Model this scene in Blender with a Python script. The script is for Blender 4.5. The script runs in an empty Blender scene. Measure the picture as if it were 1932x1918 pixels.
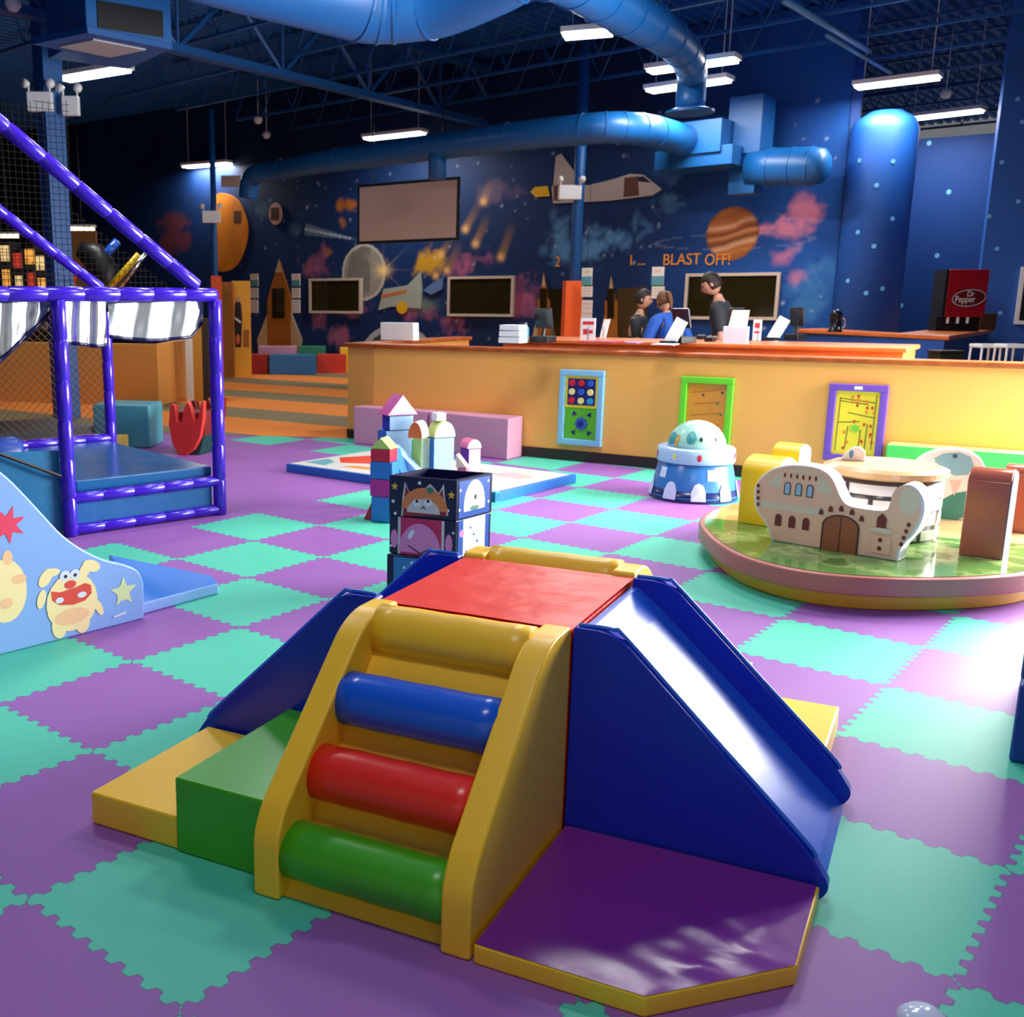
import bpy, bmesh, math, random
import numpy as np
from mathutils import Vector, Matrix
random.seed(7)
S = bpy.context.scene
C = S.collection
PI = math.pi

# ------------------------------------------------------------------ camera
CAMH, TILT = 1.493, 0.2038
cam = bpy.data.cameras.new('camera')
camo = bpy.data.objects.new('camera', cam); C.objects.link(camo)
cam.sensor_width = 36; cam.lens = 1900.03 / 1932 * 36
cam.shift_x = (966 - 651.15) / 1932
cam.clip_end = 200
camo.location = (0, 0, CAMH)
camo.rotation_euler = (PI/2 - TILT, 0, 0)
cam.dof.use_dof = True
cam.dof.focus_distance = 3.6
cam.dof.aperture_fstop = 5.6
S.camera = camo

# ------------------------------------------------------------------ world, exposure
S.view_settings.view_transform = 'Standard'
S.view_settings.look = 'None'
S.view_settings.gamma = 1
S.view_settings.exposure = 0.0
S.view_settings.use_curve_mapping = False
W = bpy.data.worlds.new('world'); S.world = W
W.use_nodes = True
W.node_tree.nodes['Background'].inputs[0].default_value = (0.9, 0.93, 1.0, 1)
W.node_tree.nodes['Background'].inputs[1].default_value = 0.17

def area(name, loc, target, sx, sy, power, col=(1, 1, 1), spread=180):
    l = bpy.data.lights.new(name, 'AREA'); l.shape = 'RECTANGLE'; l.size = sx; l.size_y = sy
    l.energy = power; l.color = col; l.spread = math.radians(spread)
    o = bpy.data.objects.new(name, l); C.objects.link(o); o.location = loc
    o.rotation_euler = (Vector(target) - Vector(loc)).to_track_quat('-Z', 'Y').to_euler()
    return o
# daylight entering through the tall shop windows on the right hand side
area('window_daylight', (6.25, 6.5, 1.65), (2.6, 5.4, 0.1), 3.4, 2.7, 1300, (1.0, 0.985, 0.96))
# ceiling strip lights above the play floor, outside the frame
for lx, ly, lp in ((0.2, 1.3, 48), (-1.8, 6.0, 66), (1.6, 6.4, 84), (-0.6, 9.4, 95), (3.2, 8.4, 110)):
    area('ceiling_strip', (lx, ly, 4.5), (lx, ly, 0), 1.2, .35, lp, (1, .98, .95))
# weak ambient fill added behind the camera, no such source in the room
area('ambient_fill', (-2.5, -4.0, 3.2), (0, 6, 0.8), 6.0, 2.4, 15, (1, 0.97, 0.93))

# ------------------------------------------------------------------ helpers
def ray(x, y):
    a = (x - 651.15) / 1900.03; b = -(y - 959.0) / 1900.03
    return np.array([a, math.cos(TILT) + b*math.sin(TILT), -math.sin(TILT) + b*math.cos(TILT)])
EYE = np.array([0, 0, CAMH])
def G(x, y, z=0.0):
    r = ray(x, y); return EYE + (z - CAMH)/r[2]*r
def D(x, y, Y):
    r = ray(x, y); return EYE + Y/r[1]*r
class Fr:
    """plane frame: origin O, right U, up V, normal N (towards the viewer)"""
    def __init__(s, O, U, V=(0, 0, 1)):
        s.O = np.array(O, float); s.U = np.array(U, float)/np.linalg.norm(U)
        V = np.array(V, float); V = V - s.U*(V@s.U); s.V = V/np.linalg.norm(V)
        s.N = np.cross(s.U, s.V)
    def px(s, x, y):
        r = ray(x, y); t = ((s.O-EYE)@s.N)/(r@s.N); q = EYE + t*r - s.O
        return (float(q@s.U), float(q@s.V))
    def w(s, u, v, n=0.0): return s.O + s.U*u + s.V*v + s.N*n
    def shift(s, n):
        return Fr(s.O + s.N*n, s.U, s.V)
def lin(c):
    c = [x/255 for x in c]
    return tuple(x/12.92 if x <= .04045 else ((x+.055)/1.055)**2.4 for x in c) + (1,)
MATS = {}
def M(name, col, rough=.5, spec=.5, metal=0, emit=0, bump=0, bscale=30, coat=0, var=0, vscale=6):
    if name in MATS: return MATS[name]
    m = bpy.data.materials.new(name); m.use_nodes = True; nt = m.node_tree
    b = nt.nodes['Principled BSDF']; c = lin(col)
    b.inputs['Base Color'].default_value = c; b.inputs['Roughness'].default_value = rough
    b.inputs['Specular IOR Level'].default_value = spec; b.inputs['Metallic'].default_value = metal
    b.inputs['Coat Weight'].default_value = coat; b.inputs['Coat Roughness'].default_value = .12
    if emit:
        b.inputs['Emission Color'].default_value = c; b.inputs['Emission Strength'].default_value = emit
    if bump or var:
        tc = nt.nodes.new('ShaderNodeTexCoord'); no = nt.nodes.new('ShaderNodeTexNoise')
        nt.links.new(tc.outputs['Object'], no.inputs['Vector'])
        no.inputs['Scale'].default_value = bscale if bump else vscale; no.inputs['Detail'].default_value = 3
        if bump:
            bp = nt.nodes.new('ShaderNodeBump'); bp.inputs['Strength'].default_value = bump; bp.inputs['Distance'].default_value = .02
            nt.links.new(no.outputs['Fac'], bp.inputs['Height']); nt.links.new(bp.outputs['Normal'], b.inputs['Normal'])
        if var:
            n2 = nt.nodes.new('ShaderNodeTexNoise'); n2.inputs['Scale'].default_value = vscale
            nt.links.new(tc.outputs['Object'], n2.inputs['Vector'])
            mx = nt.nodes.new('ShaderNodeMix'); mx.data_type = 'RGBA'; mx.blend_type = 'MULTIPLY'
            mx.inputs[6].default_value = c
            rp = nt.nodes.new('ShaderNodeMapRange'); rp.inputs['To Min'].default_value = 1-var; rp.inputs['To Max'].default_value = 1+var
            rp.inputs['From Min'].default_value = .3; rp.inputs['From Max'].default_value = .7
            nt.links.new(n2.outputs['Fac'], rp.inputs['Value'])
            mx.inputs[0].default_value = 1
            nt.links.new(rp.outputs['Result'], mx.inputs[7])
            nt.links.new(mx.outputs[2], b.inputs['Base Color'])
    MATS[name] = m; return m
def tag(o, label=None, cat=None, group=None, kind=None):
    if label: o['label'] = label
    if cat: o['category'] = cat
    if group: o['group'] = group
    if kind: o['kind'] = kind
    return o
def thing(name, label, cat, loc=(0, 0, 0), group=None, kind=None):
    o = bpy.data.objects.new(name, None); C.objects.link(o); o.location = Vector([float(a) for a in loc])
    o.empty_display_size = .1
    return tag(o, label, cat, group, kind)
def rootloc(p):
    v = Vector((0, 0, 0))
    while p is not None: v = v + p.location; p = p.parent
    return v
def mk(name, V, F, mats, parent=None, smooth=False, mi=None, bevel=0, seg=2, org=None):
    """mesh in world coordinates; its origin is the parent's root, or its own base"""
    V = np.array(V, float)
    if parent is not None: o0 = np.array(rootloc(parent))
    elif org is not None: o0 = np.array(org, float)
    else: o0 = np.array([V[:, 0].mean(), V[:, 1].mean(), V[:, 2].min()])
    me = bpy.data.meshes.new(name)
    me.from_pydata([tuple(v) for v in (V-o0)], [], [tuple(int(i) for i in f) for f in F])
    if not isinstance(mats, (list, tuple)): mats = [mats]
    for m in mats: me.materials.append(m)
    if mi is not None: me.polygons.foreach_set('material_index', mi)
    me.polygons.foreach_set('use_smooth', [bool(smooth)]*len(me.polygons))
    o = bpy.data.objects.new(name, me); C.objects.link(o)
    if parent is not None: o.parent = parent
    else: o.location = Vector(o0)
    if bevel:
        b = o.modifiers.new('bevel', 'BEVEL'); b.width = bevel; b.segments = seg; b.limit_method = 'ANGLE'; b.angle_limit = .6
        me.polygons.foreach_set('use_smooth', [True]*len(me.polygons))
        w = o.modifiers.new('wn', 'WEIGHTED_NORMAL'); w.keep_sharp = True
    return o
class MB:
    """collects shapes for ONE mesh"""
    def __init__(s): s.V = []; s.F = []; s.I = []
    def add(s, V, F, mi=0):
        n = len(s.V); s.V += [tuple(map(float, v)) for v in V]; s.F += [tuple(i+n for i in f) for f in F]; s.I += [mi]*len(F); return s
    def prism(s, pts, z0, z1, mi=0):
        n = len(pts)
        a = sum(pts[i][0]*pts[(i+1) % n][1]-pts[(i+1) % n][0]*pts[i][1] for i in range(n))
        if a < 0: pts = list(pts)[::-1]
        zz0 = z0 if hasattr(z0, '__len__') else [z0]*n; zz1 = z1 if hasattr(z1, '__len__') else [z1]*n
        V = [(p[0], p[1], zz0[i]) for i, p in enumerate(pts)] + [(p[0], p[1], zz1[i]) for i, p in enumerate(pts)]
        F = [tuple(range(n))[::-1], tuple(range(n, 2*n))] + [(i, (i+1) % n, (i+1) % n+n, i+n) for i in range(n)]
        return s.add(V, F, mi)
    def ext(s, fr, pts, n0, n1, mi=0):
        """outline in a frame's plane, extruded along its normal from n0 to n1"""
        n = len(pts); a = sum(pts[i][0]*pts[(i+1) % n][1]-pts[(i+1) % n][0]*pts[i][1] for i in range(n))
        if a < 0: pts = list(pts)[::-1]
        if n0 > n1: n0, n1 = n1, n0
        V = [fr.w(p[0], p[1], n0) for p in pts] + [fr.w(p[0], p[1], n1) for p in pts]
        F = [tuple(range(n))[::-1], tuple(range(n, 2*n))] + [(i, (i+1) % n, (i+1) % n+n, i+n) for i in range(n)]
        return s.add(V, F, mi)
    def box(s, c, ax, h, mi=0):
        """centre c, axes ax (3 vectors), half sizes h"""
        c = np.array(c, float); A = [np.array(a, float)/np.linalg.norm(a)*k for a, k in zip(ax, h)]
        V = [c + i*A[0] + j*A[1] + k*A[2] for k in (-1, 1) for j in (-1, 1) for i in (-1, 1)]
        F = [(0, 2, 3, 1), (4, 5, 7, 6), (0, 1, 5, 4), (2, 6, 7, 3), (0, 4, 6, 2), (1, 3, 7, 5)]
        if np.cross(A[0], A[1])@A[2] < 0: F = [f[::-1] for f in F]
        return s.add(V, F, mi)
    def abox(s, x0, x1, y0, y1, z0, z1, mi=0):
        return s.box(((x0+x1)/2, (y0+y1)/2, (z0+z1)/2), ((1, 0, 0), (0, 1, 0), (0, 0, 1)), ((x1-x0)/2, (y1-y0)/2, (z1-z0)/2), mi)
    def tube(s, P, R, n=10, cap=True, mi=0):
        P = [np.array(p, float) for p in P]; R = R if hasattr(R, '__len__') else [R]*len(P)
        T = []
        for i in range(len(P)):
            t = P[min(i+1, len(P)-1)] - P[max(i-1, 0)]; T.append(t/(np.linalg.norm(t)+1e-12))
        up = np.array([0, 0, 1.]) if abs(T[0][2]) < .9 else np.array([1., 0, 0])
        a = np.cross(T[0], up); a /= np.linalg.norm(a); V = []
        for i, p in enumerate(P):
            a = a - T[i]*(a@T[i]); a /= np.linalg.norm(a); b = np.cross(T[i], a)
            for k in range(n):
                th = 2*PI*k/n; V.append(p + R[i]*(math.cos(th)*a + math.sin(th)*b))
        F = []
        for i in range(len(P)-1):
            for k in range(n):
                F.append((i*n+k, i*n+(k+1) % n, (i+1)*n+(k+1) % n, (i+1)*n+k))
        if cap: F += [tuple(range(n))[::-1], tuple(range((len(P)-1)*n, len(P)*n))]
        return s.add(V, F, mi)
    def lathe(s, c, prof, n=32, mi=0):
        V = []; F = []
        for r, z in prof:
            for k in range(n):
                th = 2*PI*k/n; V.append((c[0]+r*math.cos(th), c[1]+r*math.sin(th), z))
        for i in range(len(prof)-1):
            for k in range(n): F.append((i*n+k, i*n+(k+1) % n, (i+1)*n+(k+1) % n, (i+1)*n+k))
        F += [tuple(range(n))[::-1], tuple(range((len(prof)-1)*n, len(prof)*n))]
        return s.add(V, F, mi)
    def ball(s, c, r, n=12, m=8, mi=0):
        r = r if hasattr(r, '__len__') else (r, r, r); V = []; F = []
        for i in range(m+1):
            ph = PI*i/m
            for k in range(n):
                th = 2*PI*k/n; V.append((c[0]+r[0]*math.sin(ph)*math.cos(th), c[1]+r[1]*math.sin(ph)*math.sin(th), c[2]-r[2]*math.cos(ph)))
        for i in range(m):
            for k in range(n): F.append((i*n+k, i*n+(k+1) % n, (i+1)*n+(k+1) % n, (i+1)*n+k))
        return s.add(V, F, mi)
    def build(s, name, mats, parent=None, smooth=False, bevel=0, seg=2, org=None):
        return mk(name, s.V, s.F, mats, parent, smooth, s.I, bevel, seg, org)
def decal(name, parent, fr, shapes, off=.0015):
    """a printed picture: flat shapes stacked from bottom to top, one mesh"""
    mb = MB(); mats = []
    for i, (pts, m) in enumerate(shapes):
        if m not in mats: mats.append(m)
        a = sum(pts[k][0]*pts[(k+1) % len(pts)][1]-pts[(k+1) % len(pts)][0]*pts[k][1] for k in range(len(pts)))
        if a < 0: pts = list(pts)[::-1]
        mb.add([fr.w(u, v, off+i*.00015) for u, v in pts], [tuple(range(len(pts)))], mats.index(m))
    return mb.build(name, mats, parent)
def ell(cx, cy, rx, ry, n=20, a0=0, a1=2*PI, rot=0):
    full = abs(a1-a0-2*PI) < 1e-6; k = n if full else n+1
    out = []
    for i in range(k):
        t = a0+(a1-a0)*i/n; x, y = rx*math.cos(t), ry*math.sin(t)
        out.append((cx+x*math.cos(rot)-y*math.sin(rot), cy+x*math.sin(rot)+y*math.cos(rot)))
    return out
def rect(x0, y0, x1, y1): return [(x0, y0), (x1, y0), (x1, y1), (x0, y1)]
def star(cx, cy, r, n=5, k=.45, rot=PI/2):
    return [(cx+(r if i % 2 == 0 else r*k)*math.cos(rot+PI*i/n), cy+(r if i % 2 == 0 else r*k)*math.sin(rot+PI*i/n)) for i in range(2*n)]
def spline(pts, n=6, closed=False):
    P = [np.array(p, float) for p in pts]; out = []; L = len(P)
    for i in range(L if closed else L-1):
        if closed: p0, p1, p2, p3 = P[i-1], P[i], P[(i+1) % L], P[(i+2) % L]
        else: p0, p1, p2, p3 = P[max(i-1, 0)], P[i], P[i+1], P[min(i+2, L-1)]
        for k in range(n):
            t = k/n; out.append(.5*((2*p1)+(p2-p0)*t+(2*p0-5*p1+4*p2-p3)*t*t+(3*p1-p0-3*p2+p3)*t**3))
    if not closed: out.append(P[-1])
    return out
def dup(o, parent=None, loc=None):
    c = o.copy(); C.objects.link(c); c.parent = parent
    if loc is not None: c.location = loc
    for ch in list(o.children): dup(ch, c)
    return c
def text_mesh(name, s, fr, u, v, size, mat, parent, depth=.004, align='LEFT', sx=1.0, n=.002):
    cu = bpy.data.curves.new('t', 'FONT'); cu.body = s; cu.size = size; cu.extrude = depth/2; cu.align_x = align
    o = bpy.data.objects.new('t', cu); C.objects.link(o)
    me = bpy.data.meshes.new_from_object(o.evaluated_get(bpy.context.evaluated_depsgraph_get()))
    V = [fr.w(u+w.co.x*sx, v+w.co.y, n+w.co.z) for w in me.vertices]; F = [tuple(p.vertices) for p in me.polygons]
    bpy.data.objects.remove(o); bpy.data.curves.remove(cu); bpy.data.meshes.remove(me)
    return mk(name, V, F, mat, parent)

# ------------------------------------------------------------------ materials
YEL = M('yellow_vinyl', (255, 200, 46), .34, .5, bump=.05, bscale=9)
YEL2 = M('bright_yellow_vinyl', (250, 205, 25), .35)
BLUV = M('royal_blue_vinyl', (8, 40, 185), .25, .5, bump=.10, bscale=7)
SLIDEBED = M('slide_bed_vinyl', (28, 92, 215), .34, .6, bump=.12, bscale=5)
REDV = M('red_vinyl', (240, 46, 28), .3, .5, bump=.04, bscale=12)
GRNV = M('green_vinyl', (66, 165, 28), .32)
BLUR = M('blue_vinyl', (24, 92, 212), .25)
PURV = M('purple_vinyl', (100, 28, 140), .16, .6, bump=.5, bscale=5)
WHITE = M('white_plastic', (235, 238, 240), .4)
BLACK = M('black', (14, 14, 18), .45)
FRAMEP = M('violet_pipe_foam', (62, 28, 190), .22, .6, bump=.08, bscale=12)
DUCT = M('blue_painted_duct', (18, 96, 166), .42, .5)
STEEL = M('blue_painted_steel', (16, 84, 152), .5)
DECKM = M('blue_painted_deck', (16, 90, 165), .6)
ORANGE = M('orange_wall_paint', (240, 172, 86), .5, .4)
WOOD = M('cherry_wood', (165, 78, 25), .35, .5, var=.25, vscale=9)
WOODL = M('cherry_wood_light', (212, 112, 52), .35, .5, var=.15, vscale=7)
PINK = M('pink_foam', (212, 150, 180), .5)
TEALF = M('teal_foam', (70, 150, 165), .45)
LAMPM = M('lamp_lens', (255, 252, 245), .4, emit=9)
NAVY = M('navy', (10, 26, 70), .4)
def P3(x, y, z=0.): return np.array([x, y, z], float)

# ================================================================== SETTING
# floor of interlocking foam tiles
TL = .61; YAW = .8384; OXT = -2.1425*TL; OYT = 5.866*TL
def floor_mat():
    m = bpy.data.materials.new('interlocking_foam_tiles'); m.use_nodes = True; nt = m.node_tree; N = nt.nodes; L = nt.links
    b = N['Principled BSDF']; b.inputs['Roughness'].default_value = .56; b.inputs['Specular IOR Level'].default_value = .42
    ge = N.new('ShaderNodeNewGeometry'); sp = N.new('ShaderNodeSeparateXYZ'); L.new(ge.outputs['Position'], sp.inputs[0])
    def mt(op, a, b_=None, c=None):
        n = N.new('ShaderNodeMath'); n.operation = op
        for i, v in enumerate((a, b_, c)):
            if v is None: continue
            if isinstance(v, (int, float)): n.inputs[i].default_value = v
            else: L.new(v, n.inputs[i])
        return n.outputs[0]
    X = mt('SUBTRACT', sp.outputs['X'], OXT); Y = mt('SUBTRACT', sp.outputs['Y'], OYT)
    c, s = math.cos(YAW)/TL, math.sin(YAW)/TL
    u = mt('ADD', mt('MULTIPLY', X, c), mt('MULTIPLY', Y, s))
    v = mt('SUBTRACT', mt('MULTIPLY', X, s), mt('MULTIPLY', Y, c))
    def teeth(w):
        sn = mt('SINE', mt('MULTIPLY', w, 2*PI*9))
        cl = mt('MAXIMUM', mt('MINIMUM', mt('MULTIPLY', sn, 2.2), 1.0), -1.0)
        return mt('MULTIPLY', cl, .017)
    u2 = mt('ADD', u, teeth(v)); v2 = mt('ADD', v, teeth(u))
    fu, fv = mt('FLOOR', u2), mt('FLOOR', v2)
    par = mt('FLOORED_MODULO', mt('ADD', fu, fv), 2.0)          # 1 = teal
    far = mt('LESS_THAN', v2, -3.0)
    far2 = mt('MULTIPLY', far, mt('LESS_THAN', u2, 9.0))
    par = mt('MULTIPLY', par, mt('SUBTRACT', 1.0, far2))
    mx = N.new('ShaderNodeMix'); mx.data_type = 'RGBA'; L.new(par, mx.inputs[0])
    mx.inputs[6].default_value = lin((146, 90, 166)); mx.inputs[7].default_value = lin((78, 196, 164))
    # darker seam at the joints
    def seam(w):
        f = mt('ABSOLUTE', mt('SUBTRACT', mt('FRACT', w), .5)); return mt('GREATER_THAN', f, .4955)
    sm = mt('MAXIMUM', seam(u2), seam(v2))
    m2 = N.new('ShaderNodeMix'); m2.data_type = 'RGBA'; L.new(mt('MULTIPLY', sm, .35), m2.inputs[0])
    L.new(mx.outputs[2], m2.inputs[6]); m2.inputs[7].default_value = lin((40, 40, 80))
    L.new(m2.outputs[2], b.inputs['Base Color'])
    no = N.new('ShaderNodeTexNoise'); no.inputs['Scale'].default_value = 220; L.new(ge.outputs['Position'], no.inputs['Vector'])
    n2 = N.new('ShaderNodeTexNoise'); n2.inputs['Scale'].default_value = 1.3; L.new(ge.outputs['Position'], n2.inputs['Vector'])
    h = mt('SUBTRACT', mt('ADD', mt('MULTIPLY', no.outputs['Fac'], .25), n2.outputs['Fac']), mt('MULTIPLY', sm, .6))
    bp = N.new('ShaderNodeBump'); bp.inputs['Strength'].default_value = .35; bp.inputs['Distance'].default_value = .006
    L.new(h, bp.inputs['Height']); L.new(bp.outputs['Normal'], b.inputs['Normal'])
    return m
fo = MB().abox(-14, 12, -7, 30, -.12, 0).build('floor', floor_mat()); tag(fo, kind='structure')
# striped carpet beyond the foam tiles
def carpet_mat():
    m = bpy.data.materials.new('striped_carpet'); m.use_nodes = True; nt = m.node_tree; N = nt.nodes; L = nt.links
    b = N['Principled BSDF']; b.inputs['Roughness'].default_value = .8; b.inputs['Specular IOR Level'].default_value = .2
    ge = N.new('ShaderNodeNewGeometry'); mp = N.new('ShaderNodeVectorMath'); mp.operation = 'DOT_PRODUCT'
    th = math.radians(-36); mp.inputs[1].default_value = (-math.sin(th), math.cos(th), 0); L.new(ge.outputs['Position'], mp.inputs[0])
    a = N.new('ShaderNodeMath'); a.operation = 'SUBTRACT'; L.new(mp.outputs['Value'], a.inputs[0]); a.inputs[1].default_value = 9.72
    d = N.new('ShaderNodeMath'); d.operation = 'FLOORED_MODULO'; L.new(a.outputs[0], d.inputs[0]); d.inputs[1].default_value = 2.1
    l = N.new('ShaderNodeMath'); l.operation = 'LESS_THAN'; L.new(d.outputs[0], l.inputs[0]); l.inputs[1].default_value = .92
    mx = N.new('ShaderNodeMix'); mx.data_type = 'RGBA'; L.new(l.outputs[0], mx.inputs[0])
    mx.inputs[6].default_value = lin((240, 140, 60)); mx.inputs[7].default_value = lin((140, 124, 92))
    L.new(mx.outputs[2], b.inputs['Base Color']); return m
cp = MB().prism([(-13, 14.2), (-1.42, 11.36), (.08, 11.05), (1.2, 12.9), (11, 6.5), (11, 29), (-13, 29)], -.05, .006).build('floor', carpet_mat()); tag(cp, kind='structure')

# ceiling deck: ribs run front-left to back-right
def ceil():
    a = math.radians(47); U = P3(math.cos(a), math.sin(a)); Wd = P3(math.sin(a), -math.cos(a)); c = P3(2, 12)
    V = []; F = []; p = .2; zt, zb = 5.95, 5.88; i = 0
    for k in range(-100, 101):
        for off, z in ((0, zt), (.08, zt), (.1, zb), (.18, zb)):
            q = c + Wd*(k*p+off)
            for e in (-20, 20): r = q + U*e; V.append((r[0], r[1], z))
    n = len(V)//2
    for k in range(n-1): F.append((2*k, 2*k+1, 2*k+3, 2*k+2))
    o = mk('ceiling', V, F, DECKM); tag(o, kind='structure')
ceil()
# blank outer walls
WALLM = M('navy_wall_paint', (12, 60, 132), .6, .3)
DARKW = M('dark_wall_paint', (12, 16, 30), .7, .2)
def wallseg(name, a, b, z0=0, z1=6, t=.15, m=DARKW, bevel=0):
    a = np.array(a, float); b = np.array(b, float); d = (b-a)/np.linalg.norm(b-a); n = np.array([-d[1], d[0]])*t
    o = MB().prism([a, b, b+n, a+n], z0, z1).build(name, m, bevel=bevel); tag(o, kind='structure'); return o
wallseg('wall_left', (-12, -5), (-12, 31))
wallseg('wall_left', (-12, 30.5), (-6.9, 27.1))
wallseg('wall_front', (6.4, -5), (-12, -5), m=M('cream_wall_paint', (215, 205, 190), .6))
# right wall in pieces round its window band
RW = M('navy_wall_paint', (12, 60, 132), .6, .3)
wallseg('wall_right', (6.4, -5), (6.4, 2.4), 0, 6, .15, RW)
wallseg('wall_right', (6.4, 2.4), (6.4, 8.2), 3.05, 6, .15, RW)
wallseg('wall_right', (6.4, 2.4), (6.4, 8.2), 0, .25, .15, RW)
wallseg('wall_right', (6.4, 8.2), (13.5, 8.2), 0, 6, .15, RW)

# ---- mural wall, painted as a colour field on a fine grid
WF = Fr((-.17, 22, 0), (math.cos(math.radians(-37)), math.sin(math.radians(-37)), 0))
def mural():
    s0, s1, st = -8.5, 9.9, .025
    ss = np.arange(s0, s1+st/2, st); zz = np.arange(0, 5.9, st); A, Z = np.meshgrid(ss, zz)
    rng = np.random.RandomState(3)
    def vnoise(fx, fy, seed):
        r = np.random.RandomState(seed); g = r.rand(int(8*fy)+4, int(22*fx)+4)
        x = (A-s0)*fx; y = Z*fy; xi = x.astype(int); yi = y.astype(int); tx = x-xi; ty = y-yi
        tx = tx*tx*(3-2*tx); ty = ty*ty*(3-2*ty)
        return (g[yi, xi]*(1-tx)+g[yi, xi+1]*tx)*(1-ty)+(g[yi+1, xi]*(1-tx)+g[yi+1, xi+1]*tx)*ty
    fb = .5*vnoise(1, 1, 1)+.25*vnoise(2.2, 2.2, 2)+.15*vnoise(4.5, 4.5, 3)+.1*vnoise(9, 9, 4)
    fb2 = .36*vnoise(1.4, 1.4, 11)+.26*vnoise(3, 3, 12)+.22*vnoise(7, 7, 13)+.16*vnoise(14, 14, 14)
    col = np.zeros(A.shape+(3,)); col[:] = lin((10, 42, 90))[:3]
    col *= (.75+.5*fb)[..., None]
    # bluer and lighter towards the right hand end
    t = np.clip((A-6.5)/3.2, 0, 1)[..., None]; col = col*(1-t)+np.array(lin((18, 82, 164))[:3])*t*(.9+.2*fb[..., None])
    def put(mask, c):
        nonlocal col
        m = np.clip(mask, 0, 1)[..., None]; col = col*(1-m)+np.array(lin(c)[:3])*m
    def cloud(pts, c, k=1.0, r=None, n=fb2):
        m = np.zeros(A.shape)
        for x, y, rx, ry in pts:
            u, v = WF.px(x, y); sc = 1/85.; m = np.maximum(m, np.exp(-(((A-u)/(rx*sc))**2+((Z-v)/(ry*sc))**2)))
        put(np.clip((m*1.5-1.05+ (n-.5)*3.6+.32), 0, 1)*k*np.clip(m*3, 0, 1), c)
    # bluish and pink clouds
    cloud([(1060, 450, 35, 35), (1110, 460, 40, 25), (1170, 455, 45, 22), (1215, 420, 30, 35), (1255, 385, 35, 35)], (90, 150, 200), .8)
    cloud([(1530, 545, 45, 50), (1500, 580, 30, 20)], (70, 140, 200), .6)
    cloud([(1450, 430, 30, 16), (1490, 425, 35, 22), (1520, 400, 25, 20)], (215, 130, 160), .95)
    cloud([(1470, 490, 25, 16), (1500, 520, 20, 14)], (205, 120, 150), .7)
    cloud([(880, 505, 40, 25), (920, 490, 30, 30), (990, 560, 30, 35), (800, 590, 50, 30), (860, 610, 50, 20), (700, 500, 30, 18)], (180, 95, 130), .8)
    cloud([(590, 500, 35, 25), (640, 630, 28, 30), (600, 600, 30, 25), (660, 580, 40, 20), (610, 470, 18, 25), (520, 600, 40, 20), (760, 660, 40, 15)], (170, 95, 125), .8)
    cloud([(500, 400, 30, 22), (555, 395, 30, 22), (560, 430, 25, 15)], (75, 105, 130), .6)
    cloud([(800, 500, 25, 16), (825, 490, 25, 18)], (200, 150, 30), .95)
    cloud([(640, 390, 12, 12), (662, 388, 12, 12), (645, 420, 10, 12), (620, 470, 14, 14)], (190, 110, 20), .9)
    cloud([(330, 420, 60, 16), (330, 450, 60, 30), (300, 480, 40, 20)], (120, 55, 50), .7)
    cloud([(930, 365, 30, 20), (970, 365, 30, 15)], (110, 90, 120), .7)
    # small stars
    for _ in range(170):
        u, v, r = rng.uniform(-3.5, 10.5), rng.uniform(.4, 4.6), rng.uniform(.012, .026)
        put(np.exp(-((A-u)**2+(Z-v)**2)/r**2)*rng.uniform(.3, .8), (200, 220, 240))
    def disc(x0, y0, x1, y1):
        cx, cy = WF.px((x0+x1)/2, (y0+y1)/2); ax = abs(WF.px(x1, (y0+y1)/2)[0]-WF.px(x0, (y0+y1)/2)[0])/2
        ay = abs(WF.px((x0+x1)/2, y1)[1]-WF.px((x0+x1)/2, y0)[1])/2
        return (A-cx)/ax, (Z-cy)/ay
    # moon
    x, y = disc(645, 460, 727, 567); r = np.hypot(x, y)
    put((r < 1)*1., (150, 146, 136)); put(((r < 1)*np.clip((fb2-.45)*4, 0, .6)*(x < .3)), (80, 80, 80)); put((r < 1)*(r > .9)*.8, (200, 196, 180))
    # starburst
    x, y = disc(708, 496, 738, 524); r = np.hypot(x, y); th = np.arctan2(y, x)
    put(np.exp(-r*r*1.6), (255, 220, 150)); put(np.exp(-r*.95)*(np.cos(th*8) > .9)*.6, (225, 205, 170))
    # striped planet
    x, y = disc(1332, 390, 1431, 491); r = np.hypot(x, y); yy = y-.15*x+.12*np.sin(3*x+fb*6)*.6
    put((r < 1)*1., (165, 95, 45))
    for c0, w, c in ((.35, .09, (214, 160, 120)), (.1, .06, (120, 60, 30)), (-.05, .05, (200, 140, 100)), (-.25, .06, (105, 55, 30)), (-.45, .1, (222, 170, 130)), (-.72, .07, (196, 120, 60)), (.75, .15, (140, 75, 30))):
        put((r < 1)*np.exp(-((yy-c0)/w)**2)*.9, c)
    put((r < 1)*np.clip(r-.88, 0, 1)*5, (110, 60, 35))
    put((np.abs(np.hypot((A-WF.px(1380, 455)[0])/1.25, (Z-WF.px(1380, 455)[1])/.12)-1) < .05)*(r > 1)*.18, (170, 190, 220))
    # meteors
    for hx, hy, tx, ty in ((912, 380, 925, 345), (878, 432, 900, 392), (897, 460, 917, 415), (945, 485, 965, 430), (832, 480, 850, 455), (843, 510, 865, 465), (822, 520, 832, 495)):
        a = np.array(WF.px(hx, hy)); b = np.array(WF.px(tx, ty)); d = b-a; Ln = np.linalg.norm(d); d /= Ln
        al = (A-a[0])*d[0]+(Z-a[1])*d[1]; pe = -(A-a[0])*d[1]+(Z-a[1])*d[0]
        w = .085*(1+al*.1); m = (al > -.05)*np.clip(1-al/(Ln*1.25), 0, 1)*np.exp(-(pe/w)**4)
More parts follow.
